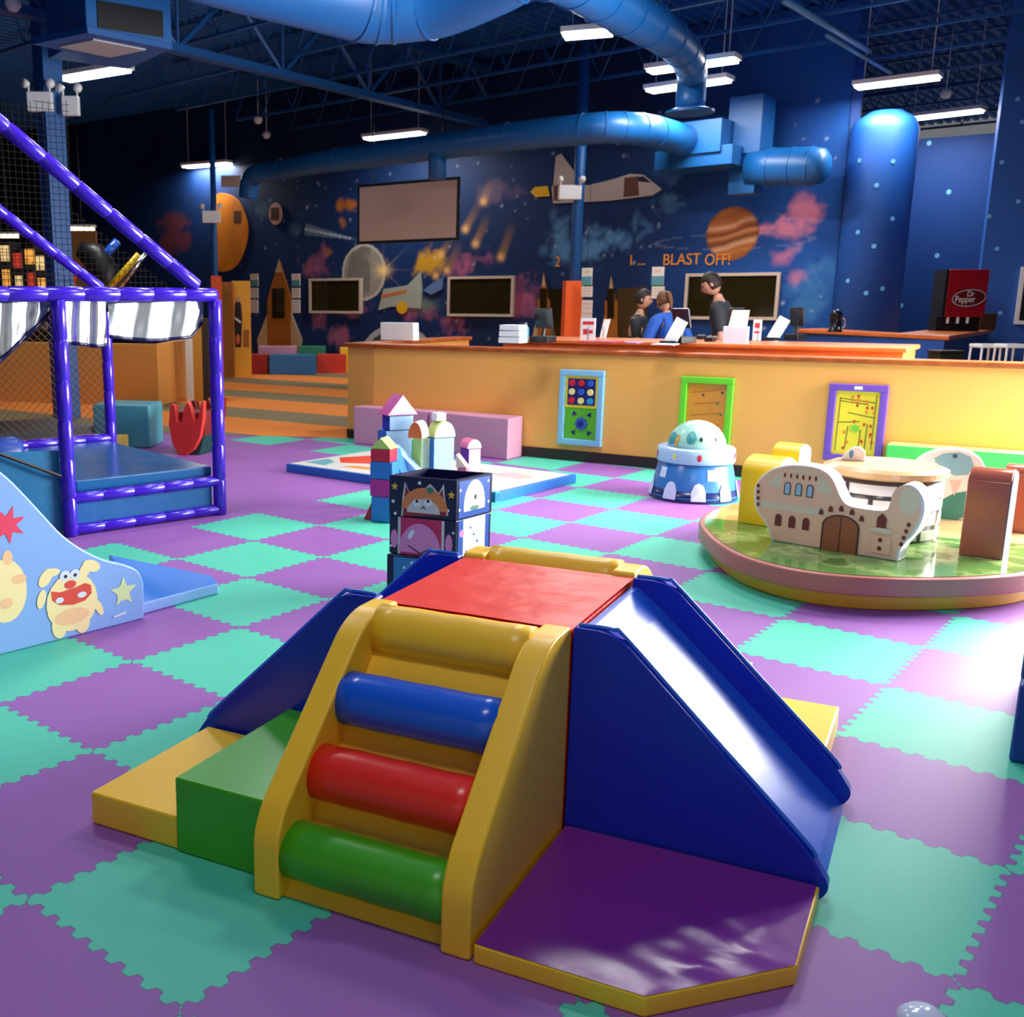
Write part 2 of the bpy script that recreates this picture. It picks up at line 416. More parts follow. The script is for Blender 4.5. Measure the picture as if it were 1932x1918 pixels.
        put(m*.7, (160, 115, 68)); put(np.exp(-((al)**2+pe**2)/.07**2)*.8, (240, 190, 120))
    # comet like craft
    a = np.array(WF.px(575, 432)); b = np.array(WF.px(672, 452)); d = b-a; Ln = np.linalg.norm(d); d /= Ln
    al = ((A-a[0])*d[0]+(Z-a[1])*d[1])/Ln; pe = (-(A-a[0])*d[1]+(Z-a[1])*d[0])
    put((al > 0)*(al < 1)*(np.abs(pe) < .11*(1-al)+.01)*.8, (105, 125, 150)); put((al > 0)*(al < .9)*(np.abs(pe-.0) < .018)*.9, (180, 200, 220))
    # grey planet arch low on the wall
    x, y = disc(675, 612, 822, 760); r = np.hypot(x, y)
    put((r < 1)*1., (60, 72, 70)); put((r < 1)*(r > .86)*1., (170, 178, 186))
    # satellite craft
    x, y = disc(765, 555, 850, 605)
    put(np.exp(-((x+.3)**2*3+(y-.2)**2*4)), (110, 130, 120))
    # amber exhaust blot under the satellite
    V = np.zeros((A.size, 3)); P = WF.O[None]+A.reshape(-1, 1)*WF.U[None]+Z.reshape(-1, 1)*WF.V[None]
    ny, nx = A.shape
    idx = np.arange(ny*nx).reshape(ny, nx)
    Fq = np.stack([idx[:-1, :-1], idx[:-1, 1:], idx[1:, 1:], idx[1:, :-1]], -1).reshape(-1, 4)
    me = bpy.data.meshes.new('wall_back'); me.vertices.add(len(P)); me.vertices.foreach_set('co', (P).ravel())
    me.loops.add(Fq.size); me.loops.foreach_set('vertex_index', Fq.ravel().astype(np.int32))
    me.polygons.add(len(Fq)); me.polygons.foreach_set('loop_start', np.arange(0, Fq.size, 4, dtype=np.int32)); me.polygons.foreach_set('loop_total', np.full(len(Fq), 4, dtype=np.int32))
    me.update(calc_edges=True)
    at = me.color_attributes.new('paint', 'FLOAT_COLOR', 'POINT')
    at.data.foreach_set('color', np.concatenate([col.reshape(-1, 3), np.ones((A.size, 1))], 1).ravel().astype(np.float32))
    m = bpy.data.materials.new('space_mural_paint'); m.use_nodes = True; nt = m.node_tree; b = nt.nodes['Principled BSDF']
    ca = nt.nodes.new('ShaderNodeVertexColor'); ca.layer_name = 'paint'; nt.links.new(ca.outputs[0], b.inputs['Base Color'])
    b.inputs['Roughness'].default_value = .6; b.inputs['Specular IOR Level'].default_value = .3
    me.materials.append(m); o = bpy.data.objects.new('wall_back', me); C.objects.link(o); tag(o, kind='structure')
    so = o.modifiers.new('solid', 'SOLIDIFY'); so.thickness = .15; so.offset = -1
    return o
wall_back = mural()

# ---- other walls at the back right
wallseg('wall_right', (7.74, 16.04), (9.2, 19.6), 0, 5.9, .12, WALLM)
wallseg('wall_back', (9.2, 19.6), (14.5, 15.8), 0, 4.3, .15, WALLM)
wallseg('wall_right', (12.9, 12.2), (8.85, 14.4), 0, 5.9, -.6, M('pier_blue_paint', (18, 84, 172), .55))
pc = D(1643, 500, 15.75)
colm = MB().lathe((pc[0], pc[1]), [(.46, 0), (.46, 3.95), (.40, 4.1), (.22, 4.22), (.02, 4.25)], 48).build('trim_1', M('pier_blue_paint', (18, 84, 172), .4), smooth=True); tag(colm, kind='structure')
# painted stars on the column, pier and alcove
stars = []
mbs = MB()
for x, y in ((1604, 306), (1654, 312), (1628, 355), (1602, 440), (1653, 417), (1622, 467), (1609, 553), (1635, 545), (1587, 530)):
    q = D(x, y, 15.75); v = np.array([q[0]-pc[0], 0]);
    dx = max(-.42, min(.42, q[0]-pc[0])); dy = -math.sqrt(.463**2-dx*dx); zz = q[2]
    n_ = P3(dx, dy)/.463; t_ = P3(-n_[1], n_[0]); t_ = t_/np.linalg.norm(t_); c_ = P3(pc[0]+dx, pc[1]+dy, zz)+n_*.003
    mbs.add([c_+t_*.035*math.cos(a)+P3(0, 0, .035)*math.sin(a) for a in [PI*k/4 for k in range(8)]], [tuple(range(8))])
mbs.build('painted_star', M('star_paint', (110, 185, 240), .5), colm)
# pier face frame for stars and the screen
PF = Fr((8.85, 14.4, 0), (4.05, -2.2, 0))
pier = [o for o in bpy.data.objects if o.name.startswith('wall_right')][-1]
sh = []
for x, y in ((1920, 187), (1890, 306), (1929, 230), (1921, 380), (1866, 408), (1881, 469), (1887, 590)):
    u, v = PF.px(x, y); sh.append((ell(u, v, .03, .03, 8), MATS['star_paint']))
decal('painted_star', pier, PF, sh, .004)
sh = []
AF = Fr((9.2, 19.6, 0), (5.3, -3.8, 0)); alc = [o for o in bpy.data.objects if o.name.startswith('wall_back')][-1]
for x, y in ((1790, 362), (1693, 439), (1768, 482), (1700, 576), (1753, 270)):
    u, v = AF.px(x, y); sh.append((ell(u, v, .04, .045, 8), MATS['star_paint']))
decal('painted_star', alc, AF, sh, .004)

# ---- orange half wall round the reception
HD = np.array([.8152, -.5792]); HN = np.array([-HD[1], HD[0]]); H0 = np.array([.305, 10.78])
H1 = H0 + HD*5.95; HL = np.array([.03, 11.10]); HB = np.array([1.45, 13.1])
thk = .16
pl = [H1, H0, HL, HB, HB+np.array([.13, -.09]), HL+np.array([.21, .0]), H0+HN*thk+HD*.05, H1+HN*thk]
hw = MB().prism(pl, 0, 1.0).build('wall_reception', ORANGE); tag(hw, kind='structure')
cap = MB().prism([H1-HN*.035, H0-HN*.035-HD*.015, HL+np.array([-.04, -.01]), HB+np.array([-.04, .02]), HB+np.array([.17, -.11]), HL+np.array([.26, .0]), H0+HN*(thk+.04)+HD*.06, H1+HN*(thk+.04)], 1.0, 1.042).build('trim_2', WOOD, bevel=.008); tag(cap, kind='structure')
bb = MB().prism([H1-HN*.012, H0-HN*.012, H0, H1], 0, .1).build('baseboard_reception', M('dark_rubber_base', (38, 26, 22), .5)); tag(bb, kind='structure')
bb = MB().prism([H0-HN*.012, HL+np.array([-.012, -.01]), HL, H0], 0, .1).build('baseboard_left', MATS['dark_rubber_base']); tag(bb, kind='structure')
HF = Fr((H0[0], H0[1], 0), (HD[0], HD[1], 0))

# ---- low orange wall at the left beyond the play frame
a, b_, c_ = G(160, 768), G(300, 768), G(356, 748)
ow = MB().prism([(-6.5, 15.6), (b_[0], b_[1]), (c_[0], c_[1]), (c_[0]-.15, c_[1]+.1), (b_[0]-.05, b_[1]+.2), (-6.5, 15.8)], 0, .885).build('wall_entrance', ORANGE); tag(ow, kind='structure')

# ================================================================== CEILING THINGS
GU = P3(math.cos(math.radians(47)), math.sin(math.radians(47))); GV = P3(math.sin(math.radians(47)), -math.cos(math.radians(47)))
def joist(c, L, name='roof_joist'):
    t = thing(name, 'slim blue open-web roof joist under the ribbed blue deck', 'roof joist', c, 'slim blue roof joists under the ribbed deck')
    c = np.array(c)
    MB().box(c+P3(0, 0, .84), (GV, GU, (0, 0, 1)), (L/2, .035, .02)).build('top_chord', STEEL, t)
    MB().box(c+P3(0, 0, .02), (GV, GU, (0, 0, 1)), (L/2, .03, .02)).build('bottom_chord', STEEL, t)
    m = MB(); n = int(L/.8)
    for i in range(n):
        x0 = -L/2+i*.8
        m.tube([c+GV*x0+P3(0, 0, .04), c+GV*(x0+.4)+P3(0, 0, .82)], .011, 5, False); m.tube([c+GV*(x0+.4)+P3(0, 0, .82), c+GV*(x0+.8)+P3(0, 0, .04)], .011, 5, False)
    m.build('web', STEEL, t)
    return t
base = P3(8.37, 13.4)
j0 = joist(tuple(base - GU*9.0 - GV*3 + P3(0, 0, 4.98)), 20)
for k in range(-5, 7):
    if k == -6: continue
    q = base + GU*(1.5*k) - GV*3
    dup(j0, None, (q[0], q[1], 4.98))
def girder():
    a = G(225, 71, 4.7); b = G(1000, 257, 4.7); a = a-(b-a)*.5; b = b+(b-a)*.25
    d = (b-a); L = np.linalg.norm(d); d /= L; s = np.cross(d, (0, 0, 1))
    t = thing('roof_girder', 'heavy blue steel truss girder crossing below the joists', 'girder', a)
    MB().box((a+b)/2+P3(0, 0, .03), (d, s, (0, 0, 1)), (L/2, .09, .05)).build('bottom_chord', STEEL, t)
    MB().box((a+b)/2+P3(0, 0, .98), (d, s, (0, 0, 1)), (L/2, .09, .05)).build('top_chord', STEEL, t)
    m = MB(); p = 2.0; n = int(L/p)
    for i in range(n):
        q = a+d*p*i
        m.tube([q+P3(0, 0, .05), q+d*p/2+P3(0, 0, .95)], .035, 6); m.tube([q+d*p/2+P3(0, 0, .95), q+d*p+P3(0, 0, .05)], .035, 6)
        m.tube([q+d*p+P3(0, 0, .05), q+d*p+P3(0, 0, .95)], .025, 6)
    m.build('web', STEEL, t)
girder()
def px_r(q, rpx): return rpx*(q[1]*math.cos(TILT)-(q[2]-CAMH)*math.sin(TILT))/1900
def seamtube(P, R, n=28):
    """duct with raised seam rings"""
    m = MB(); m.tube(P, R, n); return m
# big spiral duct, upper middle
zA = 4.3
pts = [(330, -75, 60), (480, -45, 70), (600, -25, 78), (690, -10, 84), (745, -8, 82), (830, -14, 78), (930, -45, 70), (1000, -68, 62), (1060, -55, 56), (1120, -20, 50), (1180, 20, 43), (1235, 52, 38), (1275, 82, 33), (1298, 110, 29), (1306, 140, 27)]
P = []; R = []
for x, y, r in pts: q = G(x, y, zA); P.append(q); R.append(px_r(q, r))
e = P[-1]
P2 = spline(P, 5); R2 = [float(np.interp(i/5, range(len(R)), R)) for i in range(len(P2))]
P2 += [e+P3(0, 0, -.14), e+P3(0, 0, -.3), e+P3(0, 0, -.42)]; R2 += [R[-1]]*3
t = thing('spiral_duct', 'large blue spiral duct snaking across the ceiling to a down-turned outlet', 'air duct', P[0])
seamtube(P2, R2, 32).build('duct_run', DUCT, t, smooth=True)
for k in (14, 17, 20, 24, 34, 38, 42, 46, 50, 54, 58, 62, 66):
    if k+1 < len(P2):
        d = P2[k+1]-P2[k]; d /= np.linalg.norm(d); MB().tube([P2[k]-d*.012, P2[k]+d*.012], [R2[k]+.012]*2, 32).build('seam_ring', DUCT, t)
oe = P2[-1]
MB().lathe((oe[0], oe[1]), [(R2[-1]+.02, oe[2]+.01), (R2[-1]+.12, oe[2]-.02), (R2[-1]+.12, oe[2]-.05), (R2[-1], oe[2]-.05)], 32).build('outlet_flange', DUCT, t, smooth=False)
# second duct along the mural
zB = 3.9
pts = [(520, 322, 18), (600, 307, 20), (700, 293, 22), (830, 276, 24), (960, 259, 26), (1100, 244, 28), (1160, 241, 29), (1215, 245, 29), (1260, 256, 29), (1300, 268, 28)]
P = []; R = []
for x, y, r in pts: q = G(x, y, zB); P.append(q); R.append(px_r(q, r))
st = D(468, 372, P[0][1]+.6); st2 = D(472, 340, P[0][1]+.5); st3 = D(486, 328, P[0][1]+.3)
P = [st, st2, st3]+P; R = [R[0]]*3+R
P2 = spline(P, 5); R2 = [float(np.interp(i/5, range(len(R)), R)) for i in range(len(P2))]
t = thing('spiral_duct', 'long blue round duct running above the space mural to the air handler', 'air duct', P[0])
seamtube(P2, R2, 28).build('duct_run', DUCT, t, smooth=True)
for k in (16, 22, 28, 35, 40, 43, 46, 49, 52):
    if k+1 < len(P2):
        d = P2[k+1]-P2[k]; d /= np.linalg.norm(d); MB().tube([P2[k]-d*.01, P2[k]+d*.01], [R2[k]+.01]*2, 28).build('seam_ring', DUCT, t)
q = G(825, 276, zB); r = px_r(q, 17)
MB().tube([q, D(825, 338, q[1])], r, 24).build('drop_branch', DUCT, t, smooth=True)
# air handler box with plenum
Yh = G(1300, 268, zB)[1]-.1
t = thing('air_handler', 'boxy blue air handler with stub ducts hung before the mural', 'air handler', D(1335, 300, Yh))
fr = Fr(D(1335, 320, Yh), GV)
def hb(x0, y0, x1, y1, n0, n1, name, f=fr):
    (u0, v0), (u1, v1) = f.px(x0, y0), f.px(x1, y1)
    return MB().ext(f, rect(min(u0, u1), min(v0, v1), max(u0, u1), max(v0, v1)), n0, n1).build(name, DUCT, t, bevel=.01)
hb(1306, 236, 1376, 290, -.5, .35, 'fan_box'); hb(1252, 290, 1395, 312, -.45, .3, 'drain_pan')
hb(1372, 182, 1428, 285, -.6, -.1, 'riser'); hb(1368, 285, 1412, 362, -.6, -.2, 'lower_plenum')
qa, qb = fr.px(1400, 312), fr.px(1560, 308); 
A0 = fr.w(qa[0], qa[1], -.3); A1 = fr.w(qb[0]-.15, qb[1], -.3)
rr = px_r(A0, 34)
MB().tube([A0, A0+(A1-A0)*.33, A0+(A1-A0)*.66, A0+(A1-A0)*.85, A1, A1+(A1-A0)*.06, A1+(A1-A0)*.09], [rr, rr, rr, rr, rr*.9, rr*.62, rr*.2], 32).build('side_duct', DUCT, t, smooth=True)
for k in (.3, .6, .85): 
    q = A0+(A1-A0)*k; d = (A1-A0)/np.linalg.norm(A1-A0); MB().tube([q-d*.01, q+d*.01], rr+.01, 32).build('seam_ring', DUCT, t)
# supply grille box at the top left
Yg = 11.6
fr = Fr(D(325, 60, Yg), P3(math.cos(.6), math.sin(.6)))
t = thing('air_diffuser', 'blue box diffuser with dark slots and a pale grille below, top left', 'air diffuser', D(325, 85, Yg))
(u0, v0) = fr.px(163, 60); (u1, v1) = fr.px(325, 92); vt = fr.px(240, -40)[1]; ut = u1
vb = v1
MB().ext(fr, rect(u0, vb, ut, vt), -1.2, 0).build('housing', DUCT, t, bevel=.012)
m = MB(); ua, va = fr.px(185, 60); ub, vb2 = fr.px(308, 75); vtt = fr.px(240, 20)[1]
m.ext(fr, rect(ua, vb2+.02, ub, vtt+.05), .0, .012).build('side_slot', BLACK, t)
m = MB(); zf = D(325, 85, Yg)[2]
pts4 = [G(60, 78, zf-.03), G(165, 56, zf-.03), G(325, 88, zf-.03), G(215, 110, zf-.03)]
def p2(v): return (v[0], v[1])
cpt = sum(pts4)/4
MB().prism([p2(v) for v in pts4], zf-.06, zf-.0).build('flange', STEEL, t)
MB().prism([p2(cpt+(v-cpt)*.62) for v in pts4], zf-.075, zf-.055).build('grille', M('pale_grille', (176, 176, 182), .5), t)

# light fixtures: (left end px, right end px)
FIX = [((118, 150), (238, 130), 'long white light hanging below the box diffuser'), ((690, 262), (800, 250), 'white strip light hanging above the projection screen'),
       ((348, 315), (435, 308), 'farthest white strip light, above the orange capsule'), ((1060, 68), (1160, 60), 'wide white strip light in front of the big duct bend'),
       ((1612, 165), (1775, 145), 'longest white strip light, near the blue column'), ((1710, 225), (1856, 208), 'white strip light over the dark alcove'),
       ((1222, 135), (1393, 112), 'upper of the two strip lights behind the duct outlet'), ((1222, 172), (1378, 150), 'lower of the two strip lights behind the duct outlet')]
def fixture(a, b, label, lamp=75):
    a = np.array(a); b = np.array(b); c = (a+b)/2; d = b-a; d[2] = 0; L = np.linalg.norm(d); d /= L; s = np.cross((0, 0, 1), d)
    t = thing('strip_light', label, 'ceiling light', c, 'white strip lights hung from the deck')
    MB().box(c+P3(0, 0, .04), (d, s, (0, 0, 1)), (L/2, .16, .03)).build('housing', WHITE, t)
    m = MB()
    for k in (-.09, 0, .09): m.box(c+s*k+P3(0, 0, -.005), (d, s, (0, 0, 1)), (L/2-.03, .035, .02))
    m.build('lamp_tubes', LAMPM, t)
    for k in (-1, 1):
        q = c+d*(L/2-.12)*k
        MB().tube([q+P3(0, 0, .07), P3(q[0], q[1], 5.88)], .006, 5).build('hanger', WHITE, t)
    l = bpy.data.lights.new('strip_lamp', 'AREA'); l.shape = 'RECTANGLE'; l.size = L; l.size_y = .3; l.energy = lamp; l.color = (1, .97, .92)
    o = bpy.data.objects.new('strip_lamp', l); C.objects.link(o); o.parent = t; o.location = (0, 0, -.04); o.rotation_euler = (0, 0, math.atan2(d[1], d[0]))
for a, b, lb in FIX: fixture(G(*a, 4.5), G(*b, 4.5), lb)
for x, y in ((-2.4, 1.5), (2.4, -1.0), (5.6, 2.5), (-4.5, 6.5), (1.2, 7.2), (5.4, 9.6)):
    pass
# small ceiling sensors and sprinklers
for x, y, z, lb in ((487, 230, 4.9, 'small white ceiling sensor left of centre'), (503, 258, 4.8, 'tiny white sprinkler below the ceiling sensor'), (1784, 181, 4.7, 'white dome camera between the two right strip lights'), (25, 15, 4.6, 'white pendant at the top left corner')):
    q = G(x, y, z); t = MB().lathe((q[0], q[1]), [(.02, z+.12), (.08, z+.08), (.09, z+.03), (.05, z-.03), (.01, z-.04)], 16).tube([q+P3(0, 0, .1), P3(q[0], q[1], 5.88)], .008, 5).build('ceiling_sensor', WHITE, smooth=True)
    tag(t, lb, 'ceiling sensor')
# conduits under the deck
def pipe(a, b, z, r, lb):
    t = MB().tube([G(*a, z), G(*b, z)], r, 8).build('conduit_pipe', M('pale_blue_pipe', (90, 150, 200), .4), smooth=True); tag(t, lb, 'pipe')
pipe((1560, 66), (1680, 137), 4.85, .03, 'thin pale pipe under the deck leading to the longest strip light')
pipe((1480, 0), (1640, 96), 4.9, .04, 'thin pipe under the ribbed deck at the top right')

# ================================================================== COLUMNS
def emergency(name_px, Y, lb, w=.3, flip=1):
    x, y = name_px; q = D(x, y, Y); t = thing('emergency_light', lb, 'emergency light', q)
    MB().abox(q[0]-w/2, q[0]+w/2, q[1]-.05, q[1]+.05, q[2]-.11, q[2]+.11).build('battery_box', WHITE, t, bevel=.012)
    for k in (-1, 1):
        h = P3(q[0]+k*w*.42*flip, q[1]-.02, q[2]+.2)
        m = MB(); m.tube([h+P3(0, 0, -.1), h], .012, 6); m.tube([h, h+P3(k*.03, -.07, -.01)], [.03, .055], 12)
        m.build('lamp_head', WHITE, t, smooth=True)
lc = D(105, 400, 13.0)
ax = (P3(math.cos(.75), math.sin(.75)), P3(-math.sin(.75), math.cos(.75)), P3(0, 0, 1))
t = MB().box((lc[0], lc[1], 2.95), ax, (.13, .13, 2.95)).build('steel_column', STEEL, bevel=.01); tag(t, 'square blue steel column at the left behind the net', 'column')
emergency((76, 192), 12.82, 'white twin-head emergency light left of the big blue column', .3)
emergency((134, 200), 12.9, 'white twin-head emergency light right of the big blue column', .2)
pc2 = D(1088, 450, 16.9)
t = thing('round_column', 'slim round blue column with an orange wrap, standing in the reception', 'column', (pc2[0], pc2[1], 0))
MB().tube([(pc2[0], pc2[1], 0), (pc2[0], pc2[1], 5.9)], .088, 20).build('shaft', STEEL, t, smooth=True)
zt = D(1088, 530, 16.9)[2]
MB().abox(pc2[0]-.17, pc2[0]+.115, pc2[1]-.13, pc2[1]+.13, 0, zt).build('orange_wrap', M('orange_wrap', (240, 96, 30), .5), t, bevel=.01)
emergency((1075, 363), 16.7, 'white emergency light on the slim round reception column', .36)
pc3 = D(404, 430, 20.0)
t = MB().tube([(pc3[0], pc3[1], 0), (pc3[0], pc3[1], 5.0)], .055, 14).build('far_column', STEEL, smooth=True); tag(t, 'thin dark blue column left of the orange capsule', 'column')
emergency((399, 409), 19.8, 'tiny emergency light on the far thin column', .34)
q = D(436, 342, 21.5); t = MB().abox(q[0]-.2, q[0]+.2, q[1]-.05, q[1]+.05, q[2]-.11, q[2]+.11).build('exit_lamp', M('lit_sign', (205, 190, 180), .5), bevel=.01); tag(t, 'small pale box above the orange capsule', 'sign')

# ================================================================== THINGS ON THE MURAL WALL
BR = M('brown_door', (165, 95, 25), .5); SAND = M('rocket_trim', (190, 165, 130), .6); GREYB = M('silver_paint', (175, 165, 160), .5)
CAPS = M('capsule_orange', (200, 115, 25), .5, var=.2, vscale=1.5)
def W_(pts): return [WF.px(x, y) for x, y in pts]
def relief(name, shapes, label=None, cat=None, base=None, parent=wall_back):
    """painted cut-out panel on the mural, a few centimetres proud"""
    mb = MB(); mats = []
    for i, (pts, m) in enumerate(shapes):
        if m not in mats: mats.append(m)
        mb.ext(WF, pts, .002, .03+.004*i, mats.index(m))
    return mb.build(name, mats, parent)
DKW = M('dark_glass', (40, 34, 14), .1, .6)  # olive tint in the glass colour stands in for a reflection
relief('painted_capsule', [([tuple(q) for q in spline(W_([(410, 505), (404, 440), (408, 372), (430, 366), (452, 380), (466, 410), (469, 440), (461, 475), (448, 500), (430, 511)]), 5, True)], CAPS), (W_(rect(443, 398, 456, 420)), M('dark_brown', (70, 38, 12), .6))])
relief('painted_capsule_ring', [(W_(ell(521, 403, 12, 21)), M('pink_beige', (205, 160, 140), .6)), (W_(rect(513, 392, 528, 415)), M('dark_brown', (70, 38, 12), .6))])
relief('painted_spaceplane', [
    (W_([(1002, 362), (1010, 353), (1034, 351), (1038, 370), (1012, 372)]), M('flame_yellow', (225, 170, 25), .5)),
    (W_([(1050, 295), (1060, 290), (1083, 322), (1086, 350), (1045, 352)]), GREYB),
    (W_([(1042, 352), (1085, 344), (1110, 350), (1160, 338), (1190, 328), (1215, 330), (1250, 357), (1232, 369), (1150, 379), (1045, 384)]), GREYB),
    (W_([(1180, 336), (1205, 333), (1207, 369), (1178, 372)]), M('brown_panel', (95, 60, 50), .5)),
    (W_([(1204, 334), (1216, 333), (1230, 345), (1206, 342)]), M('plane_glass', (50, 50, 60), .2)),
    (W_(rect(1047, 350, 1060, 378)), M('brown_panel', (95, 60, 50), .5))])
relief('painted_shuttle', [(W_([(715, 585), (725, 545), (770, 538), (795, 512), (798, 545), (796, 582), (740, 578)]), M('shuttle_grey', (160, 170, 160), .5)),
    (W_([(720, 556), (770, 546), (768, 552), (722, 562)]), M('shuttle_stripe', (200, 110, 60), .5)), (W_(ell(760, 580, 10, 12)), M('flame_yellow', (225, 170, 25), .5)),
    (W_([(800, 548), (815, 536), (838, 522), (836, 545), (815, 556)]), M('shuttle_blue', (90, 120, 170), .5))])
# rocket shaped doorways
def rocket(xc, yt, yb, hw_, name):
    m = MB(); o = []
    m.ext(WF, W_([(xc-hw_, 566), (xc-hw_*.65, yt+45), (xc, yt), (xc+hw_*.65, yt+45), (xc+hw_, 566), (xc+hw_, yb), (xc-hw_, yb)]), .002, .05, 0)
    m.ext(WF, W_([(xc-hw_, 590), (xc-hw_*1.9, 640), (xc-hw_*1.6, yb), (xc-hw_, yb)]), .002, .04, 1)
    m.ext(WF, W_([(xc+hw_, 590), (xc+hw_*1.9, 640), (xc+hw_*1.6, yb), (xc+hw_, yb)]), .002, .04, 1)
    m.ext(WF, W_([(xc-hw_*.3, yt+22), (xc, yt-4), (xc+hw_*.3, yt+22)]), .05, .055, 1)
    d = m.build(name, [BR, SAND]); tag(d, kind='structure')
    MB().ext(WF, W_([(xc-hw_*.55, 544), (xc+hw_*.5, 544), (xc+hw_*.5, 600), (xc-hw_*.55, 600)]), .05, .065).build('door_glass', DKW, d)
    return d
rocket(529, 492, 690, 22, 'door_1'); rocket(1028, 518, 690, 12, 'door_2'); rocket(1155, 524, 690, 12, 'door_3')
d = MB().ext(WF, W_([(1165, 545), (1222, 540), (1222, 690), (1165, 690)]), .002, .04).build('door_4', M('dark_bronze_door', (64, 48, 12), .4)); tag(d, kind='structure')
d = MB().ext(WF, W_([(1036, 545), (1072, 545), (1072, 690), (1036, 690)]), .002, .04).build('door_5', DKW); tag(d, kind='structure')
# screens
def screen(x0, y0, x1, y1, lb, fm, glass=DKW, f=WF, deep=.08):
    t = None; a = f.px(x0, y1); b = f.px(x1, y0); c = f.px((x0+x1)/2, (y0+y1)/2); hh = (f.px((x0+x1)/2, y0)[1]-f.px((x0+x1)/2, y1)[1])/2
    u0, u1, v0, v1 = a[0], b[0], c[1]-hh, c[1]+hh
    t = thing('wall_screen', lb, 'screen', f.w((u0+u1)/2, v0, 0), 'dark screens in pale frames on the mural wall')
    w = .05; m = MB()
    m.ext(f, rect(u0, v0, u1, v0+w), .004, deep); m.ext(f, rect(u0, v1-w, u1, v1), .004, deep)
    m.ext(f, rect(u0, v0+w, u0+w, v1-w), .004, deep); m.ext(f, rect(u1-w, v0+w, u1, v1-w), .004, deep)
    m.build('frame', fm, t); MB().ext(f, rect(u0+w, v0+w, u1-w, v1-w), .004, deep-.03).build('glass', glass, t)
PALE = M('pale_frame', (205, 190, 175), .5)
screen(587, 525, 685, 591, 'dark framed screen left of the moon, by the rocket door', PALE)
screen(847, 521, 973, 597, 'dark framed screen in the middle of the mural', PALE)
screen(1291, 515, 1475, 603, 'widest dark framed screen, behind the standing man', PALE)
screen(1912, 503, 2010, 612, 'dark screen in a white frame on the right blue pier', WHITE, f=PF)
# lettering
LET = M('amber_letters', (235, 150, 40), .5)
for s_, x, y, h in (('2', 1047, 503, 19), ('1', 1185, 500, 19), ('...', 1203, 500, 19), ('BLAST', 1250, 500, 21), ('OFF!', 1329, 500, 21)):
    u, v = WF.px(x, y); v2 = WF.px(x, y-h)[1]
    text_mesh('mural_lettering', s_, WF, u, v, (v2-v)/.70, LET, wall_back, .012, sx={'BLAST': .88, 'OFF!': .82}.get(s_, .9), n=.01)
# hanging rate boards
PC = [M('print_white', (225, 222, 215), .5), M('print_teal', (90, 150, 175), .5), M('print_pink', (225, 190, 180), .5), M('print_green', (90, 160, 110), .5)]
def board(x0, x1, rows, lb, f, zc_=4.97):
    t = None; mb = MB(); c = f.px((x0+x1)/2, rows[-1][1])
    t = thing('hanging_sign', lb, 'sign', f.w(c[0], c[1], 0), 'tall stacked signs hanging before the mural')
    for i, (ya, yb) in enumerate(rows):
        u0, v0 = f.px(x0, yb); u1, v1 = f.px(x1, ya)
        p = MB().ext(f, rect(u0, v0, u1, v1), -.01, .01).build('sign_panel', PC[0], t)
        if i == 0:
            decal('printed_band', p, f, [(rect(u0, v0, u1, v0+(v1-v0)*.5), PC[1]), (rect(u0, v0, u1, v0+(v1-v0)*.1), PC[3]), (rect(u0+.05, v0+(v1-v0)*.7, u1-.05, v0+(v1-v0)*.85), PC[2])], .011)
        else:
            decal('printed_band', p, f, [(rect(u0+.02, v0+(v1-v0)*k, u1-.02, v0+(v1-v0)*(k+.1)), PC[2]) for k in (.2, .5, .75)], .011)
    top = f.px((x0+x1)/2, rows[0][0]); 
    MB().tube([f.w(top[0], top[1]-.02), f.w(top[0], zc_)], .003, 4).build('cord', BLACK, t)
F2 = WF.shift(.5)
board(473, 487, [(516, 540), (543, 562), (565, 590)], 'tall stacked sign left of the rocket door', F2)
board(551, 566, [(516, 540), (543, 562), (565, 590)], 'tall stacked sign right of the rocket door', F2)
board(1097, 1118, [(505, 538), (540, 560), (566, 600)], 'tall stacked sign right of the orange wrapped column', F2.shift(1.5))
board(1229, 1254, [(503, 538), (540, 563)], 'stacked sign hanging above the reception staff', F2.shift(.6), 3.7)
# projection screen hung in front of the mural
F3 = WF.shift(2.0)
t = thing('projection_screen', 'large blank beige projection screen hung before the mural', 'projection screen', F3.w(*F3.px(770, 452)))
quad = [F3.px(*p) for p in ((680, 455), (860, 448), (862, 340), (678, 353))]
u0 = (quad[0][0]+quad[3][0])/2; u1 = (quad[1][0]+quad[2][0])/2; v0 = (quad[0][1]+quad[1][1])/2; v1 = (quad[2][1]+quad[3][1])/2
MB().ext(F3, rect(u0-.05, v0-.05, u1+.05, v1+.05), -.03, 0).build('border', BLACK, t)
MB().ext(F3, rect(u0, v0, u1, v1), 0, .012).build('screen_cloth', M('screen_cloth', (212, 188, 176), .6), t)
for u in (u0+.3, u1-.3): MB().tube([F3.w(u, v1), P3(*(F3.w(u, 0)[:2]), 4.9)], .012, 5).build('hanger', BLACK, t)

